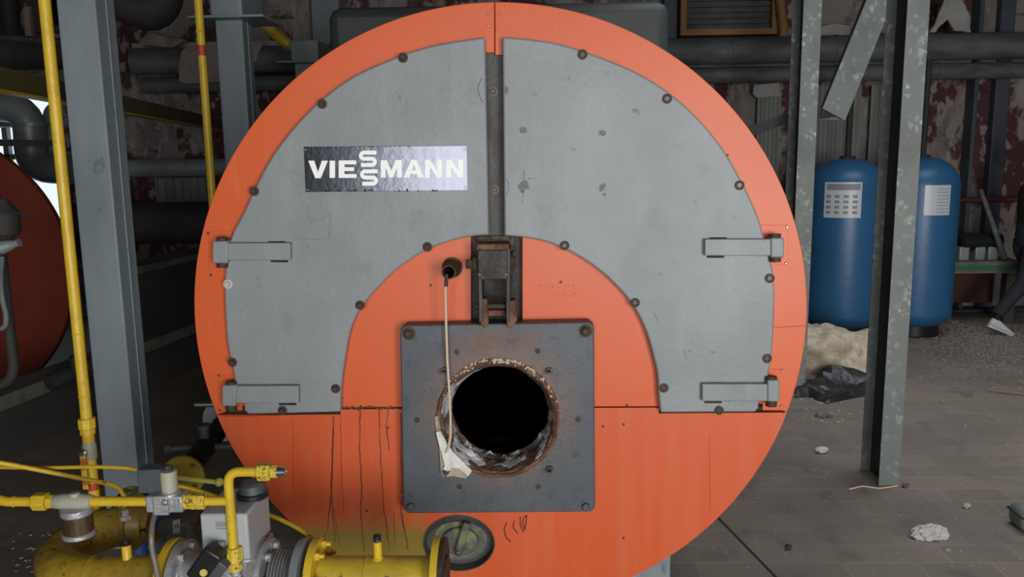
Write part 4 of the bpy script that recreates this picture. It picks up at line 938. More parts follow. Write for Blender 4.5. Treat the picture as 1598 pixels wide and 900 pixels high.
# ventilation slots and small print on the housing
mb = MB()
for i in range(7): mb.box2((xx0+.042+i*.004, 1.929, zt_-.035), (xx0+.043+i*.004, 1.931, zt_-.020))
for i in range(4): mb.box2((xx0+.074+i*.005, 1.929, zt_-.026), (xx0+.077+i*.005, 1.931, zt_-.022))
mb.box2((xx0+.042, 1.929, zt_-.040), (xx0+.09, 1.931, zt_-.0388))
mb.build('printed_scale', slate_p, t, smooth=False)['kind'] = 'stuff'
# pressure switch
ps = thing('pressure_switch', 'black box-shaped pressure switch with yellow disc on the silver gas valve', 'switch', (xa(325), 1.9, zmain+.04))
a = at(307, 899, 1.88); b = at(338, 856, 1.88); MB().beam(a, b, .045, .05).build('cover', black_p, ps, bevel=.006)
a = at(318, 905, 1.90); b = at(346, 868, 1.90); MB().beam(a, b, .05, .06).build('housing', slate_p, ps, bevel=.004)
MB().lathe(at(318, 893, 1.852), (0, -1, .2), [(0, .010), (.004, .009)], 18).build('yellow_disc', pale_yellow, ps)
MB().lathe(at(346, 856, 1.92), (0, 0, 1), [(0, .010), (.02, .010)], 12).build('cable_gland', galv_pipe, ps)

# left part of the main: pipe, U-bend, back pipe and flange
t = thing('gas_main_bend', 'grimy yellow gas main making a U-bend in the lower left foreground', 'gas pipe', (xa(190), MY, zmain))
xb = xa(150)
R_ = (GY-MY)/2; rings = []
pts = [Vector((xa(268), MY, zmain)), Vector((xb, MY, zmain))]
for k in range(1, 16): a = PI*k/16; pts.append(Vector((xb-R_*1.05*math.sin(a), (MY+GY)/2-R_*math.cos(a), zmain)))
pts += [Vector((xb, GY, zmain)), Vector((at(205, 830, GY).x, GY, zmain))]
MB().tube(pts, .061, 36).build('bent_pipe', yellow_dirty_shaded, t)
for px in (208, 145): MB().torus((xa(px), MY, zmain), (1, 0, 0), .061, .0025, 40, 8).build('weld_ring', yellow_dirty_shaded, t)
MB().torus((xb+.02, GY, zmain), (1, 0, 0), .061, .0025, 40, 8).build('weld_ring', yellow_dirty_shaded, t)
MB().lathe((xa(265), MY, zmain), (1, 0, 0), [(0, .06), (0, .108), (.017, .108), (.017, .05)], 56).build('flange', yellow, t, bevel=.001)
xf = at(205, 830, GY).x
MB().lathe((xf, GY, zmain), (1, 0, 0), [(0, .06), (0, .088), (.02, .088), (.02, .05)], 56).build('flange', yellow_dirty_shaded, t, bevel=.001)
for k in range(8):
    a = 2*PI*(k+.5)/8; q = Vector((xf, GY+.073*math.cos(a), zmain+.073*math.sin(a)))
    MB().nut(q, q-Vector((.014, 0, 0)), .011).build('flange_bolt', yellow_dirty_shaded, t)
    q = Vector((xa(265), MY+.088*math.cos(a), zmain+.088*math.sin(a)))
    MB().nut(q, q-Vector((.014, 0, 0)), .011).build('flange_bolt', yellow_dirty_shaded, t)
nx = xa(201); MB().lathe((nx, MY, zmain+.055), (0, 0, 1), [(0, .016), (.006, .0125), (.046, .0125)], 18).build('test_nipple', yellow, t)
MB().lathe((nx, MY, zmain+.099), (0, 0, 1), [(0, .0128), (.005, .0128), (.006, .010), (.014, .010)], 18).build('nipple_cap', black_p, t)

# small tapping where the thin tube drops in
# blue governor behind
t = thing('gas_governor', 'dark blue gas pressure governor with pale yellow top ring behind the U-bend', 'governor', tuple(at(215, 815, 2.62)))
q = at(212, 800, 2.62); zt_ = at(203, 757, 2.55).z
zq0 = at(212, 838, 2.62).z; zq1 = at(212, 772, 2.62).z; hq = zq1-zq0; MB().lathe((q.x, 2.62, zq0), (0, 0, 1), [(0, .04), (.0, .07), (.02, .088), (hq*.6, .088), (hq*.8, .075), (hq, .04)], 40).build('body', blue_d, t)
MB().cyl((q.x, 2.62, 0), (q.x, 2.62, zq0), .03).build('support_leg', blue_d, t)
q = at(203, 762, 2.55); 
MB().lathe((q.x, 2.55, q.z-.07), (0, 0, 1), [(0, .05), (.05, .042), (.055, .03)], 28).build('spring_housing', blue_d, t)
MB().lathe((q.x, 2.55, q.z-.02), (0, 0, 1), [(0, .032), (.006, .033), (.016, .032), (.018, .018), (.012, .016)], 28).build('top_ring', pale_yellow, t)
a = Vector((at(222, 815, GY).x, GY, zmain)); MB().cyl(a+Vector((-.02, 0, 0)), a+Vector((.03, .10, 0)), .055).build('inlet_flange', blue_d, t)
# dark filter / motor housing
t = thing('dark_valve_housing', 'dark grey rounded housing with a small white symbol label beside the corrugated conduit', 'housing', tuple(at(265, 860, 2.42)))
x0 = at(228, 838, 2.36).x; x1 = at(302, 838, 2.36).x; z0 = at(265, 868, 2.36).z; z1 = at(265, 812, 2.36).z
MB().box2((x0, 2.36, z0), (x1, 2.52, z1)).build('housing', grey_d, t, bevel=.02)
a = at(292, 812, 2.36); b = at(308, 850, 2.36); MB().lathe(Vector((x1-.012, 2.43, (z0+z1)/2+.01)), (1, 0, 0), [(0, .045), (.02, .045), (.03, .03)], 24).build('end_cap', slate_p, t)
MB().lathe(at(309, 822, 2.40), (0, -.4, 1), [(-.012, .016), (.012, .016)], 14).build('brass_plug', mat('dull_brass', (.20, .16, .07), .5, .4), t)
lp = P2([(270, 812), (281, 809.5), (281, 831), (270, 833)], 2.358); MB().prism(lp, 2.357, 2.3605).build('label', mat('pale_label', (.42, .43, .40), .5), t)
mb = MB(); c_ = at(275.5, 821, 2.356); mb.torus(c_, (0, 1, 0), .0055, .0011, 20, 6); mb.build('label_symbol', black_p, t)
# corrugated conduit
pts = [at(x, y, Y) for x, y, Y in [(243, 797, 1.96), (238, 815, 1.93), (236, 840, 1.90), (238, 862, 1.90), (244, 885, 1.90), (248, 915, 1.90)]]
q = []
for i in range(len(pts)-1):
    for k in range(16): q.append(pts[i].lerp(pts[i+1], k/16))
q.append(pts[-1]); sm = [q[max(0, i-6):i+7] for i in range(len(q))]; q = [sum(s_, Vector())/len(s_) for s_ in sm]
t = MB().tube(q, [.0065+.0012*(i % 2) for i in range(len(q))], 12).build('conduit', mat('corrugated_conduit_metal', (.20, .185, .155), .5, .3), origin=tuple(pts[-1]), sharp=80); tag(t, 'grey corrugated flexible conduit dropping from the solenoid valve', 'conduit')

# ------------------------------------------------------------------ pilot gas line (small bore)
SY = 1.92; zs_ = at(190, 782, SY).z
def sx(px): return at(px, 782, SY).x
def sseg(mb, a, b, r): return mb.cyl((sx(a), SY, zs_), (sx(b), SY, zs_), r, seg=20)
t = thing('pilot_gas_line', 'thin horizontal yellow pilot gas pipe with brass unions at lower left', 'gas pipe', (sx(0), SY, zs_))
mb = MB().tube([(sx(-60), SY, zs_+.03), (sx(-8), SY, zs_+.008), (sx(8), SY, zs_), (sx(54), SY, zs_)], .0125, 20, rad=.04); mb.build('pipe_run', yellow, t)
MB().torus((sx(22), SY, zs_), (1, 0, 0), .0125, .002, 20, 6).build('weld_ring', yellow, t)
MB().cyl((sx(53), SY, zs_), (sx(74), SY, zs_), .0235, seg=6).build('union_nut', yellow, t, bevel=.002)
MB().cyl((sx(75), SY, zs_), (sx(84), SY, zs_), .018, seg=8).build('union_collar', yellow, t, bevel=.001)
sseg(MB(), 143, 235, .0125).build('pipe_run', yellow, t)
f = thing('gas_filter', 'beige pilot gas filter head with brown glass bowl on the thin yellow line', 'filter', (sx(120), SY, zs_-.09))
MB().lathe((sx(84), SY, zs_), (1, 0, 0), [(0, .016), (.004, .018), (.03, .021), (.07, .021), (sx(144)-sx(84), .017)], 24).build('filter_head', beige_p, f)
MB().lathe((sx(119), SY-.004, zs_+.016), (0, 0, 1), [(0, .013), (.009, .012), (.010, .009)], 16).build('head_plug', beige_p, f)
q = Vector((sx(119), SY-.002, zs_-.012)); 
MB().lathe(q, (0, 0, -1), [(0, .030), (.004, .039), (.018, .039), (.022, .036)], 32).build('clamp_ring', alu, f)
MB().lathe(q-Vector((0, 0, .022)), (0, 0, -1), [(0, .036), (.045, .036)], 32).build('bowl', brass, f)
MB().lathe(q-Vector((0, 0, .067)), (0, 0, -1), [(0, .037), (.002, .040), (.012, .040), (.016, .030)], 32).build('clamp_ring', alu, f)
# solenoid
s_ = thing('solenoid_valve', 'silver solenoid valve with beige coil and slate connector box on the thin yellow line', 'valve', (sx(262), SY, zs_-.02))
MB().box2((sx(233), SY-.022, zs_-.022), (sx(290), SY+.022, zs_+.022)).build('valve_body', alu, s_, bevel=.004)
MB().box2((sx(247), SY-.030, zs_-.026), (sx(270), SY+.03, zs_+.026)).build('body_block', alu, s_, bevel=.003)
mb = MB(); mb.torus(at(257, 784, SY-.031), (0, 1, 0), .007, .0012, 20, 6); mb.build('cast_mark', slate_p, s_)
zb0 = at(262, 771, SY).z; zc0 = at(262, 765, SY).z; zc1 = at(265, 735, SY).z; X_ = at(264, 750, SY).x
MB().lathe((X_, SY, zs_+.018), (0, 0, 1), [(0, .026), (.008, .026), (.010, .021), (zc0-zs_-.018, .021)], 28).build('bonnet', alu, s_)
MB().lathe((X_, SY, zc0), (0, 0, 1), [(0, .0205), (zc1-zc0, .0205), (zc1-zc0+.002, .018)], 28).build('coil', beige_p, s_, bevel=.001)
MB().lathe((X_, SY, zc1), (0, 0, 1), [(0, .012), (.006, .012), (.007, .007), (.014, .007)], 6).build('coil_nut', slate_p, s_)
MB().box2((at(220, 750, SY+.02).x, SY, at(240, 770, SY).z), (X_-.018, SY+.045, at(240, 733, SY).z)).build('connector_box', slate_p, s_, bevel=.003)
MB().lathe(at(230, 764, SY-.002), (0, -1, 0), [(-.002, .005), (.003, .005)], 10).build('connector_screw', bright, s_)
# union right of the solenoid + tee with the elbowed upstand
t = thing('pilot_gas_upstand', 'yellow pilot pipe upstand with top elbow, hex unions and open silver end', 'gas pipe', (sx(360), SY, zs_))
MB().cyl((sx(288), SY, zs_), (sx(299), SY, zs_), .020, seg=12).build('union_collar', yellow_chip, t, bevel=.001)
MB().cyl((sx(299), SY, zs_), (sx(321), SY, zs_), .0215, seg=6).build('union_nut', yellow_chip, t, bevel=.002)
sseg(MB(), 320, 359, .0115).build('branch_pipe', yellow, t)
X_ = at(360, 800, SY).x; ze = at(372, 736, SY).z; zb = at(363, 858, SY).z
xe = at(412, 738, SY).x
MB().tube([(X_, SY, zb), (X_, SY, ze), (xe, SY, ze)], .0122, 20, rad=.032).build('bent_pipe', yellow, t)
for y in (810,): MB().torus((X_, SY, at(360, y, SY).z), (0, 0, 1), .0122, .0016, 20, 6).build('weld_ring', yellow, t)
MB().cyl((at(403, 736, SY).x, SY, ze), (at(423, 736, SY).x, SY, ze), .0235, seg=6).build('union_nut', yellow_chip, t, bevel=.002)
MB().cyl((at(423.5, 736, SY).x, SY, ze), (at(433, 736, SY).x, SY, ze), .0165, seg=8).build('union_collar', yellow_chip, t, bevel=.001)
q = Vector((at(433, 736, SY).x, SY, ze)); MB().lathe(q, (1, 0, 0), [(0, .013), (.012, .013), (.013, .0105), (.02, .0105), (.022, .006), (.016, .005)], 20).build('threaded_end', bright, t)
z0, z1 = at(363, 876, SY).z, at(363, 853, SY).z; MB().cyl((X_+.002, SY, z0), (X_+.002, SY, z1), .0205, seg=8).build('union_nut', yellow_chip, t, bevel=.002)
z2 = at(363, 889, SY).z; MB().cyl((X_+.002, SY, z2), (X_+.002, SY, z0-.001), .0175, seg=8).build('union_collar', yellow_chip, t, bevel=.001)
MB().cyl((X_+.002, SY, zmain+.06), (X_+.002, SY, z2), .015).build('connector', alu, t)

# thin impulse tubes
def thin(pts, r, m, label, rad=.03, name='impulse_tube'):
    q = [at(*p) for p in pts]; o = MB().tube(q, r, 12, rad=rad).build(name, m, origin=tuple(q[0])); return tag(o, label, 'tube')
thin([(-40, 715, 2.02), (30, 727, 2.05), (130, 747, 2.1), (183, 757, 2.16), (195, 775, 2.2), (195, 800, 2.25)], .0065, yellow, 'thin yellow tube sloping down from the left edge into the U-bend flange', .04)
thin([(-40, 728, 2.1), (60, 730, 2.1), (150, 728, 2.1), (200, 730, 2.1), (222, 735, 2.1)], .0055, yellow, 'thin nearly level yellow tube crossing the riser just above the pilot line')
thin([(274, 757, 2.3), (300, 762, 2.3), (330, 772, 2.3), (372, 788, 2.25), (430, 806, 2.18), (470, 826, 2.1), (503, 852, 2.06)], .0062, yellow, 'thin yellow tube curving behind the grey housing down to the main flange', .06)
t = thing('lever_rod', 'pale yellow-green valve lever rod ending in a ball knob', 'lever', tuple(at(278, 745, 2.1)))
MB().cyl(at(272, 744.5, 2.1), at(337, 752, 2.1), .0065).build('rod', pale_yellow, t); MB().sphere(at(342, 752, 2.1), .0125, 20, 12).build('ball_knob', pale_yellow, t)
q = at(195, 795, 2.2); t = MB().lathe(q-Vector((0, 0, .03)), (0, 0, 1), [(0, .016), (.012, .016), (.013, .010), (.03, .010)], 6).build('tube_fitting', alu, origin=tuple(q)); tag(t, 'small silver fitting where the sloping thin tube meets the U-bend', 'fitting')

# yellow flange with dark oil pipe behind
P0 = at(285, 744, 2.95); P1 = at(362, 676, 3.75); P1.z = P0.z; dv = (P1-P0).normalized()
t = thing('blanked_pipe', 'dark grey pipe with round yellow blind flange and small cocks, left of the boiler', 'pipe', tuple(P0))
fc = (dv*.9+Vector((-.30, .0, .0))).normalized()
MB().lathe(P0, dv, [(0, .02), (0, .082), (.016, .084), (.02, .05)], 40).build('blind_flange', yellow_big, t, bevel=.002)
for k in range(4):
    a, b, c_ = frame_of(dv); an = PI/4+k*PI/2; q = P0+a*.06*math.cos(an)+b*.06*math.sin(an); MB().nut(q, q-dv*.012, .011).build('flange_bolt', yellow_dirty_shaded, t)
MB().tube([P0+dv*.01, P0+dv*.12, P0+dv*1.5], [.035, .045, .045], 24).build('pipe_run', lag_dark, t)
q = P0+dv*1.42; MB().cyl((q.x, q.y, 0), q, .025).build('support_leg', lag_dark, t)
q = P0+dv*.34; MB().lathe(q+Vector((0, 0, .03)), (0, 0, 1), [(0, .022), (.055, .022), (.057, .028), (.07, .028)], 16).build('stub', grey_d, t)
MB().cyl(q+Vector((-.04, 0, -.0)), q+Vector((-.14, -.02, 0)), .014).nut(q+Vector((-.14, -.02, 0)), q+Vector((-.165, -.025, 0)), .02).build('drain_cock', grey_d, t)
MB().cyl(q+Vector((.04, 0, .0)), q+Vector((.15, .02, 0)), .014).nut(q+Vector((.09, .02, 0)), q+Vector((.12, .02, 0)), .02).build('drain_cock', grey_d, t)
q = P0+dv*.72; MB().lathe(q, dv, [(0, .046), (0, .11), (.02, .11), (.02, .046)], 32).build('grey_flange', galv_pipe, t)
MB().lathe(q+Vector((0, 0, .11)), (0, 0, 1), [(0, .012), (.03, .012), (.035, .04), (.045, .04)], 20).build('hand_wheel', galv_pipe, t); MB().cyl(q+Vector((-.03, -.05, .09)), q+Vector((-.12, -.06, .092)), .013).build('bright_lever', bright, t)

# ------------------------------------------------------------------ blue tanks
def tank(px0, px1, pyt, pyb, Y, label, lab, strips):
    l = at(px0, 400, Y); rr = at(px1, 400, Y); cx = (l.x+rr.x)/2; R = (rr.x-l.x)/2*.985
    zb_ = at((px0+px1)/2, pyb, Y-R*.6).z; zt_ = at((px0+px1)/2, pyt, Y).z
    t = thing('water_tank', label, 'tank', (cx, Y, 0), 'blue softener tanks')
    H = zt_-zb_; prof = [(.15-.15*math.cos(k*PI/16), R*(.45+.55*math.sin(k*PI/16))) for k in range(9)]
    prof += [(H-.28+.28*math.sin(k*PI/24), max(.05, R*math.cos(k*PI/24)**.85)) for k in range(13)]
    MB().lathe((cx, Y, zb_), (0, 0, 1), prof, 48).build('vessel', tank_blue, t)
    MB().lathe((cx, Y, 0), (0, 0, 1), [(0, R*.66), (.01, R*.70), (zb_+.05, R*.70)], 40).build('base_ring', black_p, t)
    MB().lathe((cx, Y, zt_-.01), (0, 0, 1), [(0, .07), (.03, .07), (.035, .028), (.9, .028)], 16).build('riser_pipe', lag_dark, t)
    x0, y0, x1, y1 = lab
    # curved sticker wrapped on the vessel
    def on(px, py):
        d_ = ray(px, py); o_ = Vector((-cx, -Y)); a = d_.x**2+d_.y**2; b = 2*(o_.x*d_.x+o_.y*d_.y); c = o_.length_squared-(R+.003)**2
        k = (-b-math.sqrt(b*b-4*a*c))/(2*a); return Vector((0, 0, EYE))+d_*k
    p0 = on(x0, y0); p1 = on(x1, y1); p0b = on(x0, y1); za = p0.z; zb2 = on((x0+x1)/2, y1).z
    a0 = math.atan2(p0b.y-Y, p0b.x-cx); a1 = math.atan2(p1.y-Y, p1.x-cx)
    def patch(u0, u1, v0, v1, e, nm, m, par):
        A_ = [a0+(a1-a0)*(u0+(u1-u0)*k/8) for k in range(9)]; zz0 = za+(zb2-za)*v0; zz1 = za+(zb2-za)*v1
        rg = [[Vector((cx+(R+e2)*math.cos(a), Y+(R+e2)*math.sin(a), z)) for e2, z in ((e, zz0), (e, zz1), (.0005, zz1), (.0005, zz0))] for a in A_]
        return MB().loft(rg).build(nm, m, par)
    lb = patch(0, 1, 0, 1, .003, 'label', label_m, t)
    tx = mat('label_print', (.22, .24, .27), .5)
    for (u0, u1, v0, v1) in strips: patch(u0, u1, v0, v1, .0036, 'label_print', tx, lb)
    return t
pr1 = [(.06, .96, .05, .22)]
for r_ in range(4):
    for c_ in range(4): pr1.append((.06+c_*.235, .06+c_*.235+.13, .36+r_*.15, .36+r_*.15+.08))
tank(1256, 1374, 247, 515, 7.75, 'blue fibreglass tank left of the tall post, white printed label near its top', (1285, 284, 1343, 340), pr1)
pr2 = [(.45, .95, .12+i*.11, .14+i*.11) for i in range(8)]
tank(1374, 1486, 245, 512, 7.75, 'blue fibreglass tank right of the tall post, with a glossy wrinkled white label', (1441, 289, 1481, 336), pr2)

# ------------------------------------------------------------------ pump set and clutter right of the tanks
p = at(1486, 424, 8.1); q = at(1570, 408, 8.1)
t = thing('work_bench', 'low grey bench with a green edge strip beyond the right blue tank', 'bench', (p.x, 8.1, 0))
MB().box2((p.x-.1, 8.1, p.z-.02), (q.x+.2, 8.7, q.z)).build('top_slab', concrete, t, bevel=.006)
MB().box2((p.x-.1, 8.085, p.z+.02), (q.x+.2, 8.1, p.z+.06)).build('edge_strip', green_m, t)
for x in (p.x, q.x+.1): MB().box2((x-.05, 8.15, 0), (x+.05, 8.25, p.z-.02)).build('leg', duct_dark, t)
MB().box2((p.x-.05, 8.55, .15), (q.x+.15, 8.6, p.z-.05)).build('rear_panel', mat('rust_brown_sheet', (.07, .025, .018), .8, 0, [((.03, .018, .016), (4, 4, 4), .45, .65, .9)]), t)
zb_ = q.z
t = thing('pump', 'black pump motor with silver fittings on the low bench by the far wall', 'pump', (at(1525, 400, 8.3).x, 8.3, zb_))
a = at(1495, 378, 8.3); b = at(1558, 376, 8.3)
MB().lathe(a, (b-a), [(0, .06), (.03, .09), (.12, .095), (.28, .085), (.36, .10), (.42, .08), ((b-a).length, .04)], 24).build('motor', black_p, t)
for x in (1503, 1528, 1548): 
    q_ = at(x, 393, 8.25); MB().box2((q_.x-.05, 8.22, zb_), (q_.x+.05, 8.38, a.z-.04)).build('foot', galv_pipe, t, bevel=.01)
p0 = at(1488, 308, 8.75); p1 = at(1598, 311, 8.75)
t = MB().cyl((p0.x-.1, 8.75, p1.z), (p1.x+.8, 8.75, p1.z), .028).build('red_pipe', red_dark, origin=(p0.x, 8.75, p1.z)); tag(t, 'thin dark red pipe along the far wall right of the blue tanks', 'pipe')
a = at(1530, 296, 8.17); b = at(1568, 404, 8.17)
t = MB().cyl(a, b, .022, .03).build('leaning_pole', lag_grey, origin=tuple(b)); tag(t, 'dark grey pole leaning over the pump by the far wall', 'pole')
p0 = at(1486, 505, 8.75); p1 = at(1598, 482, 8.75)
t = MB().box2((p0.x, 8.75, 0), (p1.x+.9, 8.95, p1.z)).build('low_kerb', mat('blue_grey_kerb', (.035, .048, .07), .7, 0, [((.02, .02, .025), (4, 4, 4), .45, .65, .9)]), origin=(p0.x, 8.75, 0), bevel=.01); tag(t, 'low blue-grey kerb at the foot of the far wall on the right', 'kerb')

# ------------------------------------------------------------------ spilled material on the floor
def heap(px, py, rad, m, sd, label, amp=.3, fr=2, name='rubble_heap', cat='heap', sub=5):
    c = onz(px, py); return tag(MB().blob((c.x, c.y+rad[1]*.6, rad[2]*.15), rad, sd, amp, fr, sub, floor=0.0).build(name, m, origin=(c.x, c.y+rad[1]*.6, 0), sharp=70), label, cat)
o = heap(1305, 592, (.46, .36, .36), sand, 4, 'beige heap of spilled granular filter media in front of the left blue tank', .35, 1.6, 'granule_heap'); o['kind'] = 'stuff'
def crumple(poly, h, m, sd, label, name, cat, z0=.004):
    pts = [onz(*p) for p in poly]; mb = MB(); vs = [mb.bm.verts.new((p.x, p.y, z0)) for p in pts]; f = mb.bm.faces.new(vs)
    bmesh.ops.triangulate(mb.bm, faces=mb.bm.faces)
    for _ in range(3): bmesh.ops.subdivide_edges(mb.bm, edges=mb.bm.edges[:], cuts=1, use_grid_fill=True); bmesh.ops.triangulate(mb.bm, faces=mb.bm.faces)
    cen = sum(pts, Vector())/len(pts); R_ = max((p-cen).length for p in pts)
    bd = {v for e in mb.bm.edges if len(e.link_faces) == 1 for v in e.verts}
    for v in mb.bm.verts:
        k = 1-min(1, (v.co-cen).length/R_); n = noise.noise(v.co*5+Vector((sd, 0, 0))); n2 = noise.noise(v.co*16+Vector((0, sd, 0)))
        if v not in bd: v.co.z = z0+max(.003, h*(.3+k*1.1)*(.55+n*.9)+h*.35*abs(n2))
    g = bmesh.ops.extrude_face_region(mb.bm, geom=mb.bm.faces[:]); 
    for v in g['geom']:
        if isinstance(v, bmesh.types.BMVert): v.co.z -= .004
    return tag(mb.build(name, m, origin=(cen.x, cen.y, 0), sharp=28), label, cat)
crumple([(1238, 621), (1256, 607), (1264, 590), (1276, 588), (1300, 575), (1352, 578), (1372, 590), (1362, 616), (1330, 622), (1290, 630), (1262, 620)], .10, bag_m, 2, 'crumpled black plastic sheet on the floor in front of the beige heap', 'plastic_sheet', 'sheet')
for (x, y, rd, sd, lb) in [(1254, 582, (.07, .05, .04), 1, 'white rounded lump at the left corner of the black plastic sheet'), (1281, 590, (.13, .07, .04), 2, 'flat beige slab fragment lying on the black plastic sheet'), (1266, 593, (.07, .04, .02), 3, 'small whitish flake left of the slab fragment on black plastic'),
                           (1336, 530, (.12, .08, .05), 5, 'pale broken chunk on top of the beige heap beside the post')]:
    c = onz(x, y); zz = .02 if y > 540 else .30
    if y < 540: c = at(x, y-2, 7.1); zz = c.z
    tag(MB().blob((c.x, c.y, zz), rd, sd, .35, 2, 2).build('rubble_piece', fibre if sd in (1, 3) else sand, origin=(c.x, c.y, zz-rd[2]), sharp=60), lb, 'rubble')
# crumpled white packet, fluff, small rubbish
c = onz(1282, 706); t = MB().blob((c.x, c.y, .018), (.040, .024, .020), 9, .35, 1.6, 2, floor=.0).build('crumpled_packet', fluff_m, origin=(c.x, c.y, 0), sharp=25); tag(t, 'small crumpled white paper on the tiles right of the boiler', 'litter')
c = onz(1450, 838); t = MB().blob((c.x, c.y, .012), (.08, .04, .045), 5, .28, 2.6, 5, floor=.0).build('mineral_fluff', fluff_m, origin=(c.x, c.y, 0), sharp=120); tag(t, 'white tuft of mineral wool on the floor at lower right', 'litter')
c = onz(1430, 836); 
c = onz(1230, 857); t = MB().blob((c.x, c.y, .01), (.016, .012, .016), 3, .5, 3, 2).build('rubble_piece', bolt_m, origin=(c.x, c.y, 0)); tag(t, 'tiny rusty crumb on the tiles near the dark floor joint', 'litter')
c = onz(1508, 792); t = MB().blob((c.x, c.y, .012), (.02, .014, .014), 3, .5, 3, 2).build('rubble_piece', chip_m, origin=(c.x, c.y, 0)); tag(t, 'small pale pebble on the tiles to the right of the tall post', 'litter')
c = onz(1285, 650); t = MB().blob((c.x, c.y, .012), (.05, .03, .02), 8, .5, 3, 3, floor=0).build('rubble_piece', concrete, origin=(c.x, c.y, 0)); tag(t, 'brownish flat lump on the tiles below the black plastic sheet', 'litter')
c = onz(1413, 760); t = MB().blob((c.x, c.y, .008), (.018, .014, .012), 8, .5, 3, 2, floor=0).build('rubble_piece', rust, origin=(c.x, c.y, 0)); tag(t, 'rusty crumb right beside the foot of the tall post', 'litter')
a = onz(1543, 609, .01); b = onz(1640, 620, .01)
t = MB().cyl(a, b, .011).build('stick', wood_m, origin=tuple(a)); tag(t, 'thin weathered stick lying on the floor at the right picture edge', 'stick')
q = [onz(x, y, .006) for x, y in [(1325, 763), (1335, 761), (1345, 758), (1358, 760), (1372, 762), (1400, 758)]]
t = MB().tube(q, .004, 8, rad=.02).build('string', cream, origin=tuple(q[0])); tag(t, 'thin pale string on the tiles at the foot of the tall post', 'string')
random.seed(11); mb = MB()
def chip(c, r):
    mb.box((c.x, c.y, r*.35), (r*2*random.uniform(.6, 1.5), r*2*random.uniform(.6, 1.2), r*.7), rz=random.uniform(0, 3))
for _ in range(430):
    x = random.uniform(1100, 1640); y = 560+330*random.random()**1.6
    if (x < 1240 and y < 700): continue
    chip(onz(x, y), random.uniform(.0012, .0034) if random.random() < .93 else random.uniform(.004, .007))
for _ in range(5200):
    x = random.gauss(1545, 62); y = min(640, 503+abs(random.gauss(0, 1))*33)+(x-1540)*.06
    if x > 1436 and y > 500: chip(onz(x, y), random.uniform(.002, .0055))
for _ in range(90): chip(onz(random.uniform(1235, 1370), random.uniform(595, 660)), random.uniform(.003, .010))
for _ in range(40): chip(onz(random.uniform(20, 130), random.uniform(830, 898)), random.uniform(.003, .006))
o = mb.build('floor_crumbs', chip_m, smooth=False); tag(o, 'pale crumbs and granules scattered over the floor tiles', 'crumbs', kind='stuff')

# grey case cut off at the right edge
c = onz(1597, 834)
t = thing('equipment_case', 'grey rounded equipment case cut off by the lower right picture edge', 'case', (c.x+.2, c.y+.12, 0))
MB().box2((c.x, c.y, 0), (c.x+.42, c.y+.14, .105)).build('shell', mat('grey_case', (.16, .165, .16), .6), t, bevel=.03)
MB().box2((c.x-.001, c.y-.001, .068), (c.x+.421, c.y+.141, .073)).build('lid_line', black_p, t, bevel=.001)

# yellow pipe crossing high behind the second column
a = at(362, -6, 7.6); b = at(452, 72, 7.6)
t = thing('yellow_gas_pipe', 'yellow gas pipe slanting down behind the second column then running right', 'gas pipe', tuple(b))
MB().tube([a, b, at(474, 84, 7.75), at(640, 86, 7.75)], .052, 18, rad=.1).build('pipe_run', yellow_big, t)
q = at(377, 7, 7.58); MB().cyl(a.lerp(b, .10), a.lerp(b, .24), .0535).build('red_band', red_band, t)
# debris on the smoke box
z_ = 2.94
for x, lb, m_ in ((612, 'white plastic scrap on top of the smoke box left of the rim seam', fluff_m), (640, 'grey metal piece on top of the smoke box near the rim seam', galv_pipe)):
    p = at(x, -2, 5.3); MBo = MB().blob((p.x, 5.3, z_+.02), (.09, .07, .03), x, .4, 2, 2)
    tag(MBo.build('scrap', m_, origin=(p.x, 5.3, z_)), lb, 'scrap')

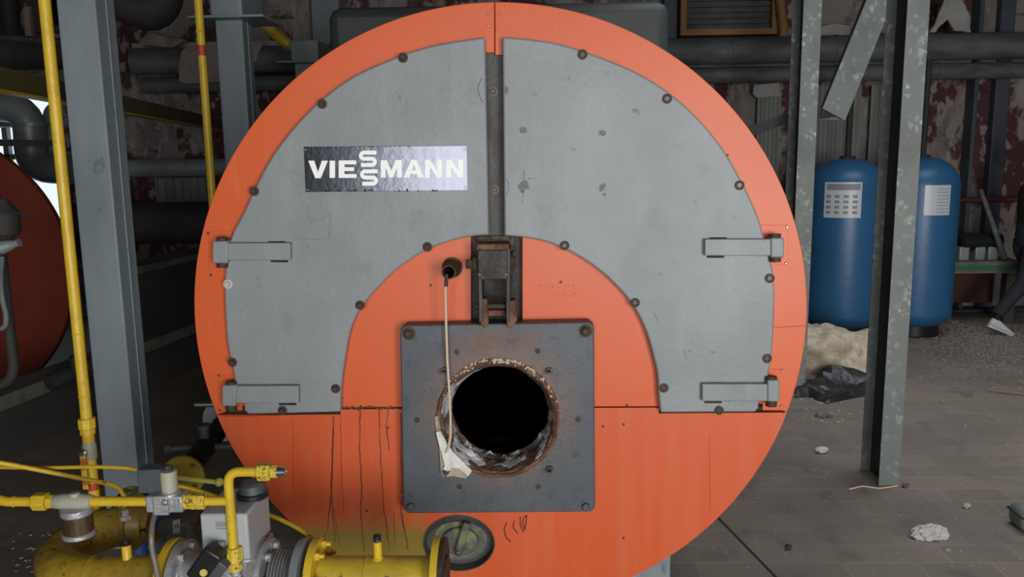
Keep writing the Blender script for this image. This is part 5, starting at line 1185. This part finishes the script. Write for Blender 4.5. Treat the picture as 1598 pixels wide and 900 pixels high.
# ------------------------------------------------------------------ person at the right edge, walking right
def person():
    Yp = 8.0; toe = onz(1572, 521); hx = toe.x+.17; hy = toe.y+.05
    t = thing('person', 'person in black jacket, mostly cut off by the right edge, in white trainers', 'person', (hx, hy, 0))
    def skin(name, joints, edges, m, root=0, sub=2):
        me = bpy.data.meshes.new(name); L = Vector((hx, hy, 0))
        me.from_pydata([Vector(j[0]) for j in joints], edges, []); me.update()
        o = bpy.data.objects.new(name, me); C.objects.link(o); o.parent = t
        sk_ = o.modifiers.new('skin', 'SKIN'); sk_.use_smooth_shade = True
        for i, j in enumerate(joints):
            v = me.skin_vertices[0].data[i]; v.radius = (j[1], j[2] if len(j) > 2 else j[1]); v.use_root = (i == root)
        s2 = o.modifiers.new('sub', 'SUBSURF'); s2.levels = sub; s2.render_levels = sub
        me.materials.append(m); return o
    # local coordinates: x forward (walking direction +x), y away, z up
    hip = .92
    bodyj = [((0, 0, hip+.02), .10, .09), ((.01, 0, 1.12), .11, .09), ((.03, 0, 1.30), .12, .10), ((.04, 0, 1.42), .10, .08), ((.05, 0, 1.50), .05, .05), ((.07, 0, 1.57), .055, .055), ((.085, 0, 1.66), .08, .085), ((.08, 0, 1.73), .06, .065)]
    bodye = [(i, i+1) for i in range(7)]
    # arms
    def arm(sy, sw):
        n = len(bodyj); bodyj.extend([((.03, sy*.17, 1.41), .055), ((.03-sw*.10, sy*.215, 1.14), .043), ((.03-sw*.12+.03, sy*.22, .92), .032), ((.03-sw*.12+.045, sy*.22, .86), .030)])
        bodye.extend([(3, n), (n, n+1), (n+1, n+2), (n+2, n+3)]); return n+3
    h1 = arm(-1, 1.0); h2 = arm(1, -1.2)
    def leg(sy, knee, ankle):
        n = len(bodyj); bodyj.extend([((0, sy*.07, hip-.06), .06), (knee, .05), (ankle, .034)]); bodye.extend([(0, n), (n, n+1), (n+1, n+2)])
    la = (-.33, -.09, .14); ra = (.34, .09, .09)
    leg(-1, (-.08, -.09, .50), la); leg(1, (.20, .09, .50), ra)
    body = skin('body', bodyj, bodye, jacket)
    # head skin over the neck up, as part
    skin('head', [((.085, 0, 1.56), .06, .06), ((.09, 0, 1.62), .078, .082), ((.085, 0, 1.69), .084, .092), ((.075, 0, 1.75), .055, .06)], [(0, 1), (1, 2), (2, 3)], skin_m)
    skin('nose', [((.165, 0, 1.66), .012), ((.185, 0, 1.635), .014)], [(0, 1)], skin_m, sub=1)
    for sy in (-1, 1):
        skin('ear', [((.07, sy*.085, 1.67), .012, .02), ((.072, sy*.088, 1.64), .010, .012)], [(0, 1)], skin_m, sub=1)
        MB().sphere(Vector((hx, hy, 0))+Vector((.158, sy*.03, 1.675)), .010, 10, 8).build('eye', black_p, t)
    MB().box(Vector((hx, hy, 0))+Vector((.166, 0, 1.605)), (.008, .04, .006)).build('mouth', red_dark, t)
    skin('hair', [((.04, 0, 1.66), .075, .09), ((.055, 0, 1.74), .085, .095), ((.09, 0, 1.78), .06, .07)], [(0, 1), (1, 2)], hair_m)
    L_ = Vector((hx, hy, 0)); tr = []
    for sy, kn, an in ((-1, (-.08, -.09, .50), (-.325, -.09, .17)), (1, (.20, .09, .50), (.335, .09, .11))):
        h0 = Vector((0, sy*.075, hip+.0)); pts_ = [h0, Vector((0, sy*.085, hip-.12)), Vector(kn)*.5+Vector((0, sy*.087, hip-.12))*.5, Vector(kn), Vector(kn)*.45+Vector(an)*.55, Vector(an)]
        fine = []; rad_ = [.098, .100, .085, .070, .060, .056]; rr_ = []
        for i in range(5):
            for k in range(5):
                u = k/5; fine.append(L_+pts_[i].lerp(pts_[i+1], u)); rr_.append(rad_[i]*(1-u)+rad_[i+1]*u)
        fine.append(L_+pts_[-1]); rr_.append(rad_[-1]); fs = [sum(fine[max(0, i-2):i+3], Vector())/len(fine[max(0, i-2):i+3]) for i in range(len(fine))]
        MB().tube(fs, rr_, 20).build('trouser_leg', trouser, t, sharp=60)
    MB().loft([[L_+Vector((.115*r*math.cos(k*PI/12), .165*r*math.sin(k*PI/12), z)) for k in range(24)] for z, r in ((hip-.10, .75), (hip-.05, .98), (hip+.02, 1.0), (hip+.10, .95), (hip+.13, .9))]).build('trouser_waist', trouser, t, sharp=60)
    MB().loft([[L_+Vector((.02+.125*r*math.cos(k*PI/12), .185*r*math.sin(k*PI/12), z)) for k in range(24)] for z, r in ((hip+.0, .97), (hip+.02, 1.0), (1.10, .95), (1.25, 1.03), (1.36, 1.0), (1.43, .72), (1.47, .45))]).build('jacket_body', jacket, t, sharp=60)
    # trainers
    def shoe(heel, toe_, sy, up):
        L = Vector((hx, hy, 0)); h = Vector(heel)+L; q = Vector(toe_)+L; d = (q-h).normalized(); u = Vector((0, -1, 0)).cross(d)*-1; ln = .27
        if u.z < 0: u = -u
        rings = []
        for t_, w_, hg in ((0, .018, .05), (.03, .030, .085), (.10, .034, .10), (.18, .034, .098), (.32, .034, .092), (.45, .037, .078), (.62, .043, .060), (.78, .044, .048), (.92, .036, .036), (1.0, .016, .022)):
            c = h+d*(ln*t_); rings.append([c+Vector((0, w_*math.cos(k*PI/6), 0))+u*(hg*.5+hg*.5*math.sin(k*PI/6)) for k in range(12)])
        sh = MB().loft(rings).build('trainer', shoe_m, t, sharp=60)
        rings = [[c+u*(.012*j-.004)+Vector((0, s_*w_, 0)) for j, s_ in ((0, -1), (0, 1), (1, 1), (1, -1))] for c, w_ in ((h+d*(ln*t_), w2) for t_, w2 in ((-.01, .02), (.1, .037), (.4, .036), (.7, .047), (.9, .042), (1.01, .018)))]
        MB().loft(rings).build('sole', label_m, sh)
        for k in range(4):
            c = h+d*(ln*(.34+k*.07))+u*(.088-k*.010); MB().cyl(c-Vector((0, .026, 0)), c+Vector((0, .026, 0)), .0035, seg=8).build('lace', slate_p, sh)
    shoe((-.385, -.09, .09), (-.20, -.09, .01), -1, 0); shoe((.31, .09, .0), (.55, .09, .0), 1, 0)
    # hands
    for hj in (h1, h2):
        c = Vector(bodyj[hj][0]); hn = MB().loft([[Vector((hx, hy, 0))+c+Vector((ox+w2*math.cos(k*PI/8), th*math.sin(k*PI/8), dz)) for k in range(16)] for ox, w2, th, dz in ((0, .024, .020, .03), (0, .026, .019, 0), (.004, .034, .017, -.03), (.010, .041, .016, -.06), (.010, .042, .014, -.085), (.010, .036, .010, -.098))]).build('hand', skin_m, t, sharp=70)
        for i, ln in enumerate((.062, .072, .068, .052)):
            b0 = c+Vector((.040-i*.020, 0, -.085)); f_ = skin('finger', [(tuple(b0), .009), (tuple(b0+Vector((.002, .004, -ln*.45))), .0085), (tuple(b0+Vector((.004, .016, -ln*.85))), .0075)], [(0, 1), (1, 2)], skin_m, sub=1); f_.parent = hn
        b0 = c+Vector((.030, 0, -.035)); f_ = skin('thumb', [(tuple(b0), .011), (tuple(b0+Vector((.026, .006, -.03))), .010), (tuple(b0+Vector((.032, .012, -.06))), .008)], [(0, 1), (1, 2)], skin_m, sub=1); f_.parent = hn
    return t
person()
